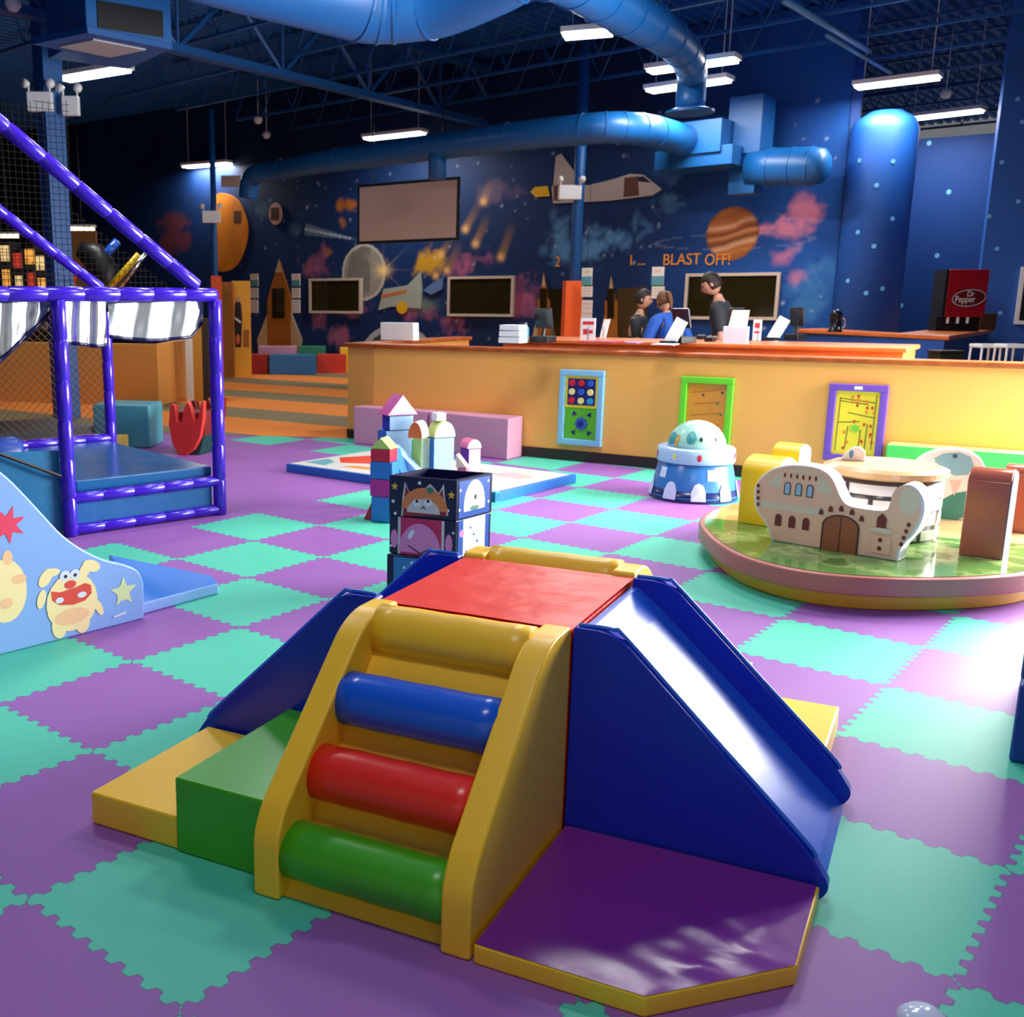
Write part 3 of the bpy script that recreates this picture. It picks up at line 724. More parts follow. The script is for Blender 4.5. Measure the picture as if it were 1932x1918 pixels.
# ================================================================== RECEPTION
# inner wooden counter behind the half wall
cA = H0+HD*1.3+HN*.42; cB = H0+HD*4.9+HN*.42
t = thing('reception_counter', 'long cherry wood reception counter behind the orange half wall', 'counter', (cA[0], cA[1], 0))
MB().prism([cA, cB, cB+HN*.8, cA+HN*.8], .0, 1.075).build('counter_body', WOODL, t)
MB().prism([cA-HN*.03-HD*.03, cB-HN*.03+HD*.03, cB+HN*.84+HD*.03, cA+HN*.84-HD*.03], 1.075, 1.115).build('worktop', WOODL, t, bevel=.01)
CF = Fr((cA[0], cA[1], 0), (HD[0], HD[1], 0)); ZC = 1.115
def onc(x, y): return G(x, y, ZC)
def paper_stand(x0, x1, y0, y1, lb, cat, mat, z=ZC, f=HF, name='sign_card', tilt=0, th=.01, art=None):
    """card standing with its foot at the pixel row y1 on a surface of height z"""
    q = G((x0+x1)/2, y1, z); g = Fr(q, f.U); a = g.px(x0, y1); b = g.px(x1, y0)
    w = [(a[0], 0), (b[0], 0), (b[0]+tilt, b[1]), (a[0]+tilt, b[1])]
    t = thing(name, lb, cat, q); p = MB().ext(g, w, -th, 0).build('card', mat, t)
    MB().ext(Fr(q, g.N), [(-.0, 0), (-.06, 0), (-.0, b[1]*.6)], -.01, .01).build('foot', mat, t)
    if art: decal('print', p, g, [(rect(a[0]+(b[0]-a[0])*c0+tilt*(r0+r1)/2, b[1]*r0, a[0]+(b[0]-a[0])*c1+tilt*(r0+r1)/2, b[1]*r1), m) for c0, r0, c1, r1, m in art], .002)
    return t
PR = M('print_red', (205, 50, 60), .5); PB = M('print_blue', (60, 90, 170), .5)
paper_stand(1094, 1124, 600, 641, 'white card with red print beside the orange column wrap', 'sign', WHITE, art=[(.15, .7, .9, .85, PR), (.2, .25, .5, .5, PR), (.6, .3, .85, .45, PR)])
paper_stand(1131, 1144, 602, 638, 'thin white leaning leaflet between the red card and the dark door', 'leaflet', WHITE, tilt=.04)
paper_stand(1419, 1438, 603, 642, 'narrow white card with red print right of the tall white display', 'sign', WHITE, art=[(.2, .6, .8, .85, PR), (.2, .35, .8, .45, PR)])
# stack of white boxes
q = G(958, 648, ZC)
t = thing('paper_box', 'stack of white paper boxes on the wood counter left of the glass jar', 'box', q)
h = Fr(q, HF.U).px(958, 612)[1]
for k in range(3): MB().box(q+P3(0, 0, h/3*(k+.5))+HF.N*(-.1), (HF.U, HF.N, (0, 0, 1)), (.105-.004*k, .08, h/6-.004)).build('tray', WHITE, t, bevel=.004)
# display boxes on the cap
def display(x0, x1, ytop, ybot, x2, x3, ytt, lb):
    q = G((x0+x1)/2, ybot, 1.042); g = Fr(q, HF.U); a = g.px(x0, ybot); b = g.px(x1, ytop); c = g.px(x2, ytt); d = g.px(x3, ytt)
    t = thing('leaflet_display', lb, 'display stand', q)
    MB().ext(g, rect(a[0], 0, b[0], b[1]), -.05, 0).build('holder', M('frosted_white', (225, 226, 238), .3), t, bevel=.006)
    if ytt: MB().ext(g, [(a[0]+.03, b[1]-.02), (b[0]-.03, b[1]-.02), (d[0], d[1]), (c[0], d[1])], -.06, -.04).build('leaflet', M('bright_white', (250, 250, 250), .5), t)
display(1361, 1412, 616, 664, 1380, 1411, 585, 'tall white leaflet display on the half wall before the standing man')
q = G(748, 642, 1.042)
t = MB(); g = Fr(q, HF.U); a = g.px(718, 642); b = g.px(781, 609)
t = MB().ext(g, [(a[0], 0), (b[0], 0), (b[0]-.01, b[1]), (a[0]-.005, b[1])], -.12, 0).build('white_display_box', M('bright_white', (250, 250, 250), .5), bevel=.006); tag(t, 'plain white box standing on the left end of the wood capped half wall', 'box')
# glass jar, cash registers, phones, scanners
q = G(986, 646, ZC); t = thing('glass_jar', 'clear jar with a dark lid right of the stacked paper boxes', 'jar', q)
MB().lathe((q[0], q[1]), [(.05, q[2]), (.055, q[2]+.02), (.055, q[2]+.13), (.04, q[2]+.15)], 20).build('jar_body', M('jar_glass', (70, 130, 150), .1), t, smooth=True)
MB().lathe((q[0], q[1]), [(.043, q[2]+.151), (.043, q[2]+.18)], 20).build('lid', BLACK, t)
def register(x, y, lb, w=.13, tw=0.0, scr=(30, 34, 40)):
    q = G(x, y, ZC); t = thing('cash_register', lb, 'cash register', q)
    U = HF.U*math.cos(tw)+HF.N*math.sin(tw); Nn = HF.N*math.cos(tw)-HF.U*math.sin(tw)
    MB().box(q+P3(0, 0, .03), (U, Nn, (0, 0, 1)), (w, .1, .028)).build('base', BLACK, t, bevel=.006)
    MB().tube([q+P3(0, 0, .05), q+P3(0, 0, .14)-Nn*.03], .018, 10).build('neck', BLACK, t)
    V = P3(0, 0, 1)*.92+Nn*.25
    MB().box(q+P3(0, 0, .22)-Nn*.0, (U, np.cross(U, V), V), (w*.95, .012, .09)).build('display', M('screen_dark', scr, .2), t, bevel=.006)
    return t
register(1024, 646, 'black till screen beside the clear jar', .09)
register(1283, 647, 'black till beside the leaning white paper', .10, .4)
register(1385, 640, 'dark till behind the tall white display', .08, -.3)
register(1500, 641, 'small black till at the right end of the counter', .07, .2)
def card_reader(x, y, lb):
    q = G(x, y, ZC); t = thing('card_reader', lb, 'card reader', q)
    MB().box(q+P3(0, 0, .02), (HF.U, HF.N, (0, 0, 1)), (.04, .06, .018)).build('body', BLACK, t, bevel=.005)
    MB().box(q+P3(0, 0, .042)+HF.N*-.02, (HF.U, HF.N, (0, 0, 1)), (.03, .02, .003)).build('keypad', M('grey_keys', (130, 130, 135), .5), t)
card_reader(1322, 640, 'black card reader before the standing man'); card_reader(1340, 644, 'second black card reader, right before the standing man')
# papers and pink tray on the counter
def sheet(x, y, w, d, mat, lb, cat='paper', z=ZC, a=0):
    q = G(x, y, z); U = HF.U*math.cos(a)+HF.N*math.sin(a); Nn = HF.N*math.cos(a)-HF.U*math.sin(a)
    t = MB().box(q+P3(0, 0, .004), (U, Nn, (0, 0, 1)), (w/2, d/2, .004)).build('paper_pile' if cat == 'paper' else 'counter_mat', mat); tag(t, lb, cat)
sheet(1135, 645, .32, .3, M('magenta_mat', (170, 25, 80), .4), 'flat magenta mat lying on the wood counter', 'mat')
sheet(1195, 647, .12, .16, M('violet_print', (150, 110, 180), .5), 'small violet leaflet pile right of the magenta mat')
sheet(1255, 650, .18, .2, WHITE, 'white papers lying before the woman in blue')
def leaning(x, y, lb, s=1):
    q = G(x, y, ZC); V = P3(0, 0, .9)+HF.U*.45*s; V = V/np.linalg.norm(V); g = Fr(q, np.cross(V, HF.N), V)
    t = thing('document_stand', lb, 'paper holder', q)
    c = q+V*.12
    MB().box(c, (np.cross(V, HF.N), V, HF.N), (.055, .115, .004)).build('sheet', M('bright_white', (250, 250, 250), .5), t)
    MB().box(q+P3(0, 0, .012), (HF.U, HF.N, (0, 0, 1)), (.07, .05, .012)).build('stand', BLACK, t)
leaning(1262, 648, 'white paper on a slanted stand before the woman in blue'); leaning(1456, 641, 'white slanted paper holder right of the narrow red printed card')

# ================================================================== SNACK COUNTER (blue, back right)
zc = 1.1
ca, cb, cc = G(1506, 620, zc), G(1783, 633, zc), G(1866, 621, zc)
PIERB = MATS['pier_blue_paint']
t = thing('snack_counter', 'blue snack bar counter with a wood top in the back right corner', 'counter', (cb[0], cb[1], 0))
f_ = lambda q, k=0: np.array([q[0], q[1]])
inn = f_(cb)+np.array([.05, 1.0])
MB().prism([f_(ca), f_(cb), f_(cc), f_(cc)+np.array([-.3, .5]), inn, f_(ca)+np.array([.45, .3])], 0, zc-.05).build('counter_body', PIERB, t)
MB().prism([f_(ca)+np.array([-.06, 0]), f_(cb)+np.array([0, -.08]), f_(cc)+np.array([.05, -.03]), f_(cc)+np.array([-.32, .55]), inn+np.array([0, .05]), f_(ca)+np.array([.5, .35])], zc-.05, zc).build('worktop', WOODL, t, bevel=.01)
# blender / coffee urn on the counter
q = G(1575, 626, zc); t = thing('coffee_urn', 'dark steel drink urn standing on the snack counter', 'drink urn', q)
MB().lathe((q[0], q[1]), [(.085, zc), (.085, zc+.02), (.07, zc+.03), (.07, zc+.2), (.078, zc+.21), (.05, zc+.26), (.02, zc+.28)], 24).build('urn_body', M('dark_steel', (50, 56, 64), .25, metal=.7), t, smooth=True)
MB().tube([(q[0], q[1]-.07, zc+.06), (q[0], q[1]-.1, zc+.06), (q[0], q[1]-.1, zc+.03)], .01, 8).build('tap', M('chrome', (220, 220, 220), .15, metal=1), t, smooth=True)
MB().tube([(q[0]+.07, q[1], zc+.17), (q[0]+.12, q[1], zc+.16), (q[0]+.12, q[1], zc+.06), (q[0]+.07, q[1], zc+.05)], .01, 8).build('handle', M('chrome', (220, 220, 220), .15, metal=1), t, smooth=True)
# red fountain machine
q = G(1820, 626, zc); dd = Fr(q+P3(0, .3, 0), P3(1, -.12))
a = dd.px(1780, 612); b = dd.px(1853, 508)
t = thing('drinks_machine', 'red drinks machine with a white oval logo on the snack counter', 'drinks machine', q+P3(0, .3))
RM = M('machine_red', (150, 16, 30), .3); v0 = .18
MB().ext(dd, rect(a[0], v0, b[0]+.1, b[1]), -.35, 0).build('cabinet', RM, t, bevel=.01)
MB().ext(dd, rect(a[0]-.035, v0, a[0], b[1]), -.35, -.0).build('side_panel', BLACK, t)
MB().ext(dd, rect(a[0]-.05, 0, b[0]+.1, v0), -.33, -.1).build('dispensing_bay', BLACK, t)
for k in range(3): MB().tube([dd.w(a[0]+.06+.12*k, v0+.0, -.03), dd.w(a[0]+.06+.12*k, v0-.08, -.03)], .018, 8).build('nozzle', WHITE, t)
cu, cv = dd.px(1828, 562); ovp = ell(cu, cv, .22, .125, 28, rot=.1)
logo = decal('logo_oval', t, dd, [(ovp, M('maroon', (90, 8, 16), .4)), (ell(cu, cv, .205, .108, 28, rot=.1), WHITE), (ell(cu, cv, .197, .1, 28, rot=.1), M('maroon', (90, 8, 16), .4))], .002)
text_mesh('logo_lettering', 'Dr', dd, cu-.03, cv+.02, .1, WHITE, t, .003, sx=.8, n=.006)
text_mesh('logo_lettering', 'Pepper', dd, cu-.17, cv-.055, .12, WHITE, t, .003, sx=.72, n=.006)
q = G(1857, 622, zc); t = MB().abox(q[0]-.1, q[0]+.12, q[1]-.05, q[1]+.05, zc, zc+.22).build('menu_box', M('brown_box', (82, 66, 40), .5), bevel=.006); tag(t, 'small brown box right of the red drinks machine', 'box')
# dark bin below the counter, stools
q = D(1752, 665, G(1752, 690, .35)[1]-.2)
qq = P3(cb[0]-.12, cb[1]-.25)
t = thing('waste_bin', 'dark bin standing before the snack counter', 'bin', (qq[0], qq[1], 0))
MB().abox(qq[0]-.14, qq[0]+.12, qq[1]-.14, qq[1]+.1, 0, .92).build('bin_body', M('dark_olive', (28, 34, 20), .4), t, bevel=.01)
MB().abox(qq[0]-.15, qq[0]+.13, qq[1]-.15, qq[1]+.11, .92, .95).build('lid', BLACK, t, bevel=.008)
def stool(x, Y, lb):
    q = D(x, 652, Y); t = thing('bar_stool', lb, 'bar stool', (q[0], q[1], 0), 'white metal stools by the blue pier'); zt_ = q[2]
    MB().abox(q[0]-.11, q[0]+.11, q[1]-.11, q[1]+.11, zt_-.02, zt_+.02).build('seat', WHITE, t, bevel=.01)
    for i in (-1, 1):
        for k in (-1, 1): MB().tube([(q[0]+i*.095, q[1]+k*.095, zt_-.02), (q[0]+i*.11, q[1]+k*.11, 0)], .011, 8).build('leg', WHITE, t)
    MB().tube([(q[0]-.107, q[1]-.107, .3), (q[0]+.107, q[1]-.107, .3)], .009, 6).build('foot_rail', WHITE, t)
stool(1860, 10.6, 'left white metal bar stool beside the snack counter'); stool(1907, 10.4, 'right white metal bar stool, against the frame edge')

# ================================================================== PEOPLE
SKIN = M('skin', (205, 150, 125), .5); HAIRD = M('dark_hair', (40, 26, 18), .6); HAIRB = M('brown_hair', (105, 68, 38), .6)
def skinmesh(name, pts, edges, mat, parent, sub=2, smooth=True):
    """pts: list of (xyz, radius)"""
    o0 = rootloc(parent); me = bpy.data.meshes.new(name)
    me.from_pydata([tuple(Vector(p)-o0) for p, r in pts], edges, []); me.materials.append(mat)
    o = bpy.data.objects.new(name, me); C.objects.link(o); o.parent = parent
    sk = o.modifiers.new('skin', 'SKIN'); sk.use_smooth_shade = True
    lay = me.skin_vertices[0].data
    for i, (p, r) in enumerate(pts):
        lay[i].radius = (r, r) if not hasattr(r, '__len__') else r; lay[i].use_root = (i == 0)
    s_ = o.modifiers.new('sub', 'SUBSURF'); s_.levels = sub; s_.render_levels = sub
    return o
def person(lb, base, face, H, lean, hands, shirt, hair, tail=False, headturn=0, nod=0):
    """base xy on the floor, face = heading angle, lean = forward bend of the trunk, hands = [(fwd, side, z)] relative to the pelvis"""
    F = P3(math.cos(face), math.sin(face)); R_ = P3(math.sin(face), -math.cos(face)); Z = P3(0, 0, 1); b = P3(*base)
    t = thing('person', lb, 'person', b)
    k = H/1.75; pel = b+Z*.93*k
    T = Z*math.cos(lean)+F*math.sin(lean)
    ch = pel+T*.36*k; sh = pel+T*.50*k; nk = pel+T*.57*k; hd = nk+(T*.7+Z*.3)*.06*k
    P = [(pel, .125*k), (pel+T*.17*k, .11*k), (ch, .12*k), (sh, .075*k), (nk, .05*k), (hd, .048*k)]; E_ = [(0, 1), (1, 2), (2, 3), (3, 4), (4, 5)]
    arms = []
    for s, (hf, hs, hz) in zip((-1, 1), hands):
        so = sh+R_*s*.17*k-T*.02; wr = pel+F*hf+R_*hs+Z*hz; m_ = (so+wr)/2; L1 = .29*k; dist = np.linalg.norm(wr-so)
        if dist > .56*k: wr = so+(wr-so)/dist*.56*k; m_ = (so+wr)/2; dist = .56*k
        dr = math.sqrt(max(L1**2-(dist/2)**2, 0)); el = m_+(R_*s*.5-F*.45-Z*.6)/.9*dr
        i = len(P); P += [(so, .052*k), ((so+el)/2, .05*k), (el, .042*k), ((el+wr)/2, .038*k), (wr, .028*k)]
        E_ += [(3, i), (i, i+1), (i+1, i+2), (i+2, i+3), (i+3, i+4)]
        # palm and fingers
        d = (wr-el)/np.linalg.norm(wr-el); pm = wr+d*.07*k; side = np.cross(d, Z); side /= np.linalg.norm(side)+1e-9
        j = len(P); P += [(pm, .032*k)]; E_ += [(i+4, j)]
        for f_i in range(4):
            o_ = (f_i-1.5)*.019*k; f1 = pm+side*o_+d*.035*k; f2 = f1+d*.03*k-Z*.012*k; f3 = f2+d*(.018-.003*abs(f_i-1.4))*k-Z*.014*k
            n_ = len(P); P += [(f1, .0095*k), (f2, .0085*k), (f3, .0075*k)]; E_ += [(j, n_), (n_, n_+1), (n_+1, n_+2)]
        n_ = len(P); th1 = pm-d*.03*k+side*s*-.035*k; P += [(th1, .011*k), (th1+d*.035*k+side*s*-.01*k, .009*k)]; E_ += [(j, n_), (n_, n_+1)]
        arms.append((so, el, wr))
    for s in (-1, 1):
        hp = pel+R_*s*.09*k-Z*.03; i = len(P)
        P += [(hp-Z*.06, .085*k), (b+R_*s*.1*k+Z*.5*k+F*.01, .058*k), (b+R_*s*.1*k+Z*.28*k, .05*k), (b+R_*s*.1*k+Z*.08*k, .036*k), (b+R_*s*.1*k+Z*.035*k+F*.1*k, .033*k), (b+R_*s*.1*k+Z*.03*k+F*.17*k, .026*k)]
        E_ += [(0, i), (i, i+1), (i+1, i+2), (i+2, i+3), (i+3, i+4), (i+4, i+5)]
    body = skinmesh('body', P, E_, SKIN, t)
    # head: a shaped ovoid with nose, brow, ears
    ha = face+headturn; Fh = P3(math.cos(ha)*math.cos(nod), math.sin(ha)*math.cos(nod), -math.sin(nod)); Rh = P3(math.sin(ha), -math.cos(ha)); Uh = np.cross(Rh, Fh)
    hc = hd+Uh*.115*k+Fh*.02*k
    m = MB(); m.ball((0, 0, 0), (1, 1, 1), 24, 18); V = []
    for x, y, z in m.V:
        v = P3(x*.078, y*.098, z*.118)*k
        if z < -.2: v[0] *= 1-.28*(-z-.2); v[1] *= 1-.12*(-z-.2)
        if y > .5: 
            v[1] += .018*k*math.exp(-((x/.16)**2+((z+.18)/.2)**2))*1.4
            v[1] -= .008*k*(math.exp(-(((abs(x)-.38)/.16)**2+((z-.05)/.12)**2)))
            v[1] += .006*k*math.exp(-((x/.3)**2+((z+.55)/.08)**2))
        V.append(hc+Rh*v[0]+Fh*v[1]+Uh*v[2])
    hm = mk('head', V, m.F, SKIN, t, smooth=True)
    m = MB()
    for s in (-1, 1): m.ball((0, 0, 0), (1, 1, 1), 8, 6)
    V = []
    for i, v in enumerate(m.V):
        s = -1 if i < len(m.V)/2 else 1; V.append(hc+Rh*(s*.077*k+v[0]*.012*k)+Fh*(-.005*k+v[1]*.02*k)+Uh*(-.005*k+v[2]*.032*k))
    h_ = len(V)//2; Fh_ = m.F[:len(m.F)//2]
    for part_ in (V[:h_], V[h_:]): mk('ear', part_, Fh_, SKIN, hm, smooth=True)
    for s in (-1, 1): MB().ball(tuple(hc+Rh*s*.03*k+Fh*.088*k+Uh*.012*k), .009*k, 8, 6).build('eye', BLACK, hm, smooth=True)
    MB().tube([hc+Rh*-.022*k+Fh*.093*k-Uh*.052*k, hc+Fh*.099*k-Uh*.054*k, hc+Rh*.022*k+Fh*.093*k-Uh*.052*k], .004*k, 6).build('mouth', M('lips', (170, 90, 85), .5), hm)
    m = MB(); m.ball((0, 0, 0), (1, 1, 1), 24, 16); V = []
    for x, y, z in m.V:
        lim = .25 if y > .35 else -.55
        zz = max(z, lim+(.0 if y > .35 else .0)); sc = 1.0
        if z < lim: sc = .86
        v = P3(x*.087*sc, y*.104*sc-.008, zz*.128)*k; V.append(hc+Rh*v[0]+Fh*v[1]+Uh*v[2]*1.0+Uh*.006)
    mk('hair', V, m.F, hair, hm, smooth=True)
    if tail: skinmesh('ponytail', [(hc-Fh*.09*k+Uh*.06*k, .022), (hc-Fh*.14*k+Uh*.03*k, .03), (hc-Fh*.15*k-Uh*.08*k, .024), (hc-Fh*.12*k-Uh*.17*k, .01)], [(0, 1), (1, 2), (2, 3)], hair, hm)
    # shirt with short sleeves, then trousers and shoes
    P = [(pel-Z*.02, .142*k), (pel+T*.17*k, .128*k), (ch, .142*k), (sh+T*.005, .128*k), (nk-T*.03, .09*k)]; E_ = [(0, 1), (1, 2), (2, 3), (3, 4)]
    for so, el, wr in arms:
        i = len(P); P += [(sh+(so-sh)*.5+T*.01, .098*k), (so, .086*k), (so+(el-so)*.45, .070*k), (so+(el-so)*.85, .064*k)]; E_ += [(3, i), (i, i+1), (i+1, i+2), (i+2, i+3)]
    skinmesh('shirt', P, E_, shirt, t)
    P = [(pel-Z*.05, .136*k)]; E_ = []
    for s in (-1, 1):
        i = len(P); hp = pel+R_*s*.09*k-Z*.03
        P += [(hp-Z*.06, .098*k), (b+R_*s*.1*k+Z*.5*k+F*.01, .072*k), (b+R_*s*.1*k+Z*.12*k, .058*k)]; E_ += [(0, i), (i, i+1), (i+1, i+2)]
    skinmesh('trousers', P, E_, M('dark_trousers', (24, 24, 30), .7), t)
    for s in (-1, 1):
        c_ = b+R_*s*.1*k
        skinmesh('shoe', [(c_+Z*.045+F*-.02, .045), (c_+Z*.045+F*.09, .045), (c_+Z*.038+F*.19, .036)], [(0, 1), (1, 2)], BLACK, t)
    return t
CHAR = M('charcoal_shirt', (42, 46, 52), .7); BLS = M('blue_tshirt', (20, 80, 175), .7); BLKS = M('black_tshirt', (26, 30, 36), .7)
wd = math.atan2(HD[1], HD[0])
q = D(1376, 600, 11.1)
person('tall dark haired man in a charcoal shirt looking down at the till', (q[0], q[1], 0), wd+PI+.25, 1.78, .22, [(.24, -.14, .12), (.26, .12, .12)], CHAR, HAIRD, nod=.5)
q = D(1290, 610, 10.8)
person('woman in a blue shirt with brown hair tied back, bending over the counter', (q[0]-.05, q[1]+.1, 0), wd+PI*.75, 1.62, .42, [(.3, -.15, .12), (.32, .15, .12)], BLS, HAIRB, tail=True, nod=.5)
q = D(1196, 610, 11.9)
person('man in a black shirt facing right with folded forearms', (q[0], q[1], 0), wd+.15, 1.58, .12, [(.28, -.12, .12), (.3, .1, .14)], BLKS, HAIRD, nod=.1)

# ================================================================== BACK ROWS OF FOAM BLOCKS ON THE CARPET
def foam_box(x0, x1, ybot, ytop, depth, mat, lb, z=0, ang=0, grp='foam blocks lined up across the carpet', mside=None):
    a = G(x0, ybot, z); b = G(x1, ybot, z); h = Fr((a+b)/2, P3(1, 0)).px((x0+x1)/2, ytop)[1]
    U = P3(math.cos(ang), math.sin(ang)); N_ = P3(-U[1], U[0]); w = np.linalg.norm(b-a)
    p = [a, a+U*w, a+U*w+N_*depth, a+N_*depth]
    t = MB().prism([(v[0], v[1]) for v in p], z, z+h).build('foam_block', mat, bevel=.02); tag(t, lb, 'foam block', grp); return t
foam_box(415, 444, 705, 668, .7, M('deep_green_foam', (45, 95, 20), .5), 'green foam block at the left end of the carpet row')
foam_box(445, 507, 706, 668, .3, M('deep_red_foam', (165, 30, 25), .5), 'deep red foam block left of the blue one')
foam_box(508, 596, 707, 669, .35, M('sky_blue_foam', (42, 112, 170), .5), 'blue foam block in the middle of the carpet row')
foam_box(598, 653, 704, 668, .2, M('bright_red_foam', (220, 52, 30), .5), 'bright red foam block against the half wall corner')
foam_box(487, 560, 700, 653, .3, PINK, 'pink foam block behind the blue one', ang=0)
foam_box(563, 615, 700, 653, .3, M('jade_foam', (40, 130, 95), .5), 'jade green foam block behind the red one', ang=0)
foam_box(641, 658, 702, 655, .12, YEL2, 'small yellow foam block peeping out at the half wall corner', ang=0)
# yellow partitions with a standing figure poster at the far left of the carpet
YW = M('amber_panel', (240, 175, 50), .5)
def slab(x0, x1, y0, y1, Y, mat, name, lb, cat, dep=.1):
    f = Fr(D((x0+x1)/2, y1, Y), P3(1, 0)); a = f.px(x0, y1); b = f.px(x1, y0)
    t = thing(name, lb, cat, P3(f.O[0], f.O[1], 0)); z = f.O[2]
    p = MB().ext(f, rect(a[0], -z, b[0], b[1]), -dep, 0).build('panel', mat, t, bevel=.008); return t, p, f
t, p, f = slab(440, 471, 530, 664, 20.2, YW, 'figure_board', 'amber board printed with a dark standing figure, left of the rocket door', 'poster board')
def fp(pts): return [f.px(x, y) for x, y in pts]
decal('printed_figure', p, f, [(fp([(443, 575), (446, 566), (452, 566), (455, 575), (457, 600), (455, 655), (444, 655), (442, 610)]), BLACK), (fp(ell(449, 564, 4, 6)), MATS['skin']), (fp([(444, 598), (455, 606), (454, 610), (443, 602)]), WHITE), (fp(rect(459, 622, 470, 655)), M('brown_door', (165, 95, 25), .5)), (fp(ell(449, 640, 4, 10)), M('print_orange', (210, 100, 50), .5))], .003)
t, p, f = slab(415, 439, 532, 664, 20.0, BR, 'brown_partition', 'brown panelled partition left of the figure board', 'partition')
decal('inlay', p, f, [([f.px(x, y) for x, y in rect(420, 545, 431, 600)], M('olive_brass', (150, 105, 20), .4))], .003)
t, p, f = slab(362, 378, 600, 742, 15.2, M('brass_panel', (196, 138, 44), .5), 'narrow_door_panel', 'narrow yellow panel beside the violet corner post', 'partition')
t, p, f = slab(379, 394, 600, 742, 15.3, M('dark_strip', (50, 42, 30), .5), 'dark_door_frame', 'narrow dark frame beside the violet corner post', 'partition')
t, p, f = slab(352, 359, 560, 752, 15.0, M('white_post', (220, 215, 205), .5), 'white_post', 'slim white post at the end of the low orange wall', 'post')
t, p, f = slab(398, 412, 520, 545, 19.0, M('orange_red_box', (215, 75, 30), .5), 'red_box_unit', 'orange red box seen above the violet frame corner', 'arcade unit', .5)

# arcade glimpsed through the net on the left: machines in a row
AM = [M('amber_glow', (235, 165, 70), .5, emit=.9), M('warm_glow', (240, 205, 140), .5, emit=.8), M('red_glow', (200, 60, 40), .5, emit=.7)]
rr_ = random.Random(5)
def machine(x, w, y, Y, lb, k):
    q = D(x, y, Y); t = thing('arcade_machine', lb, 'arcade machine', (q[0], q[1], 0), 'arcade machines behind the net')
    H_ = q[2]
    MB().abox(q[0]-w/2, q[0]+w/2, q[1], q[1]+.6, 0, H_).build('cabinet', M('dark_cabinet', (30, 24, 20), .4), t, bevel=.02)
    MB().abox(q[0]-w*.36, q[0]+w*.36, q[1]-.015, q[1]-.001, H_*.52, H_*.8).build('monitor', AM[k % 3], t)
    MB().abox(q[0]-w*.4, q[0]+w*.4, q[1]-.03, q[1]-.001, H_*.86, H_*.97).build('marquee', AM[(k+1) % 3], t)
    MB().abox(q[0]-w*.4, q[0]+w*.4, q[1]-.2, q[1]-.001, H_*.4, H_*.46).build('control_panel', M('grey_keys', (130, 130, 135), .5), t)
LB = ['arcade machine with an amber screen, at the left frame edge behind the net', 'second arcade machine from the left behind the net', 'third arcade machine behind the net, warm white screen', 'fourth arcade machine behind the net, left of the yellow panel']
for k, x in enumerate((8, 32, 55, 76)): machine(x, .21, (455, 470, 462, 475)[k], 19.5, LB[k], k)
for (x0, x1, y0, Y, m_, lb) in ((87, 97, 478, 20.8, YW, 'tall yellow panel left of the orange red partition'), (90, 140, 494, 18.2, M('coral_panel', (232, 92, 42), .5), 'orange red partition behind the diagonal net pipe'), (133, 180, 435, 24.0, M('ochre_panel', (170, 112, 30), .5), 'dim ochre wall panel behind the net')):
    slab(x0, x1, y0, 560, Y, m_, 'wall_panel', lb, 'partition', .12)
for (x0, x1, y, lb) in ((0, 33, 445, 'small strip light at the left edge, low over the arcade'), (131, 177, 431, 'small strip light beyond the blue column')):
    a, b = D(x0, y, 21), D(x1, y, 21); t = thing('far_strip_light', lb, 'ceiling light', (a+b)/2)
    MB().box((a+b)/2, ((1, 0, 0), (0, 1, 0), (0, 0, 1)), (np.linalg.norm(b-a)/2, .08, .035)).build('tube', M('warm_lamp', (255, 235, 200), .5, emit=3), t)
    MB().box((a+b)/2+P3(0, 0, .05), ((1, 0, 0), (0, 1, 0), (0, 0, 1)), (np.linalg.norm(b-a)/2+.03, .1, .02)).build('housing', WHITE, t)
    MB().tube([(a+b)/2+P3(0, 0, .06), P3(*((a+b)/2)[:2], 5.9)], .01, 5).build('hanger', BLACK, t)
# climbing slides glimpsed behind the net
t = thing('tube_slide', 'dark slide chute with yellow and blue rails behind the net', 'slide', D(200, 560, 15))
MB().tube([D(150, 470, 15), D(175, 480, 15), D(195, 510, 15), D(205, 560, 15)], [.12, .2, .22, .2], 16).build('chute', BLACK, t, smooth=True)
for cx_ in (165, 200): q = D(cx_, 560, 15); MB().tube([q, P3(q[0], q[1], 0)], .03, 8).build('support_post', BLACK, t)
MB().tube([D(262, 480, 14.5), D(205, 545, 14.5)], .045, 10).build('yellow_rail', YEL2, t, smooth=True)
MB().tube([D(275, 478, 14.4), D(222, 548, 14.4)], .03, 10).build('steel_rail', M('chrome', (220, 220, 220), .15, metal=1), t, smooth=True)
MB().tube([D(222, 455, 15), D(185, 495, 15)], .06, 10).build('blue_rail', BLUR, t, smooth=True)

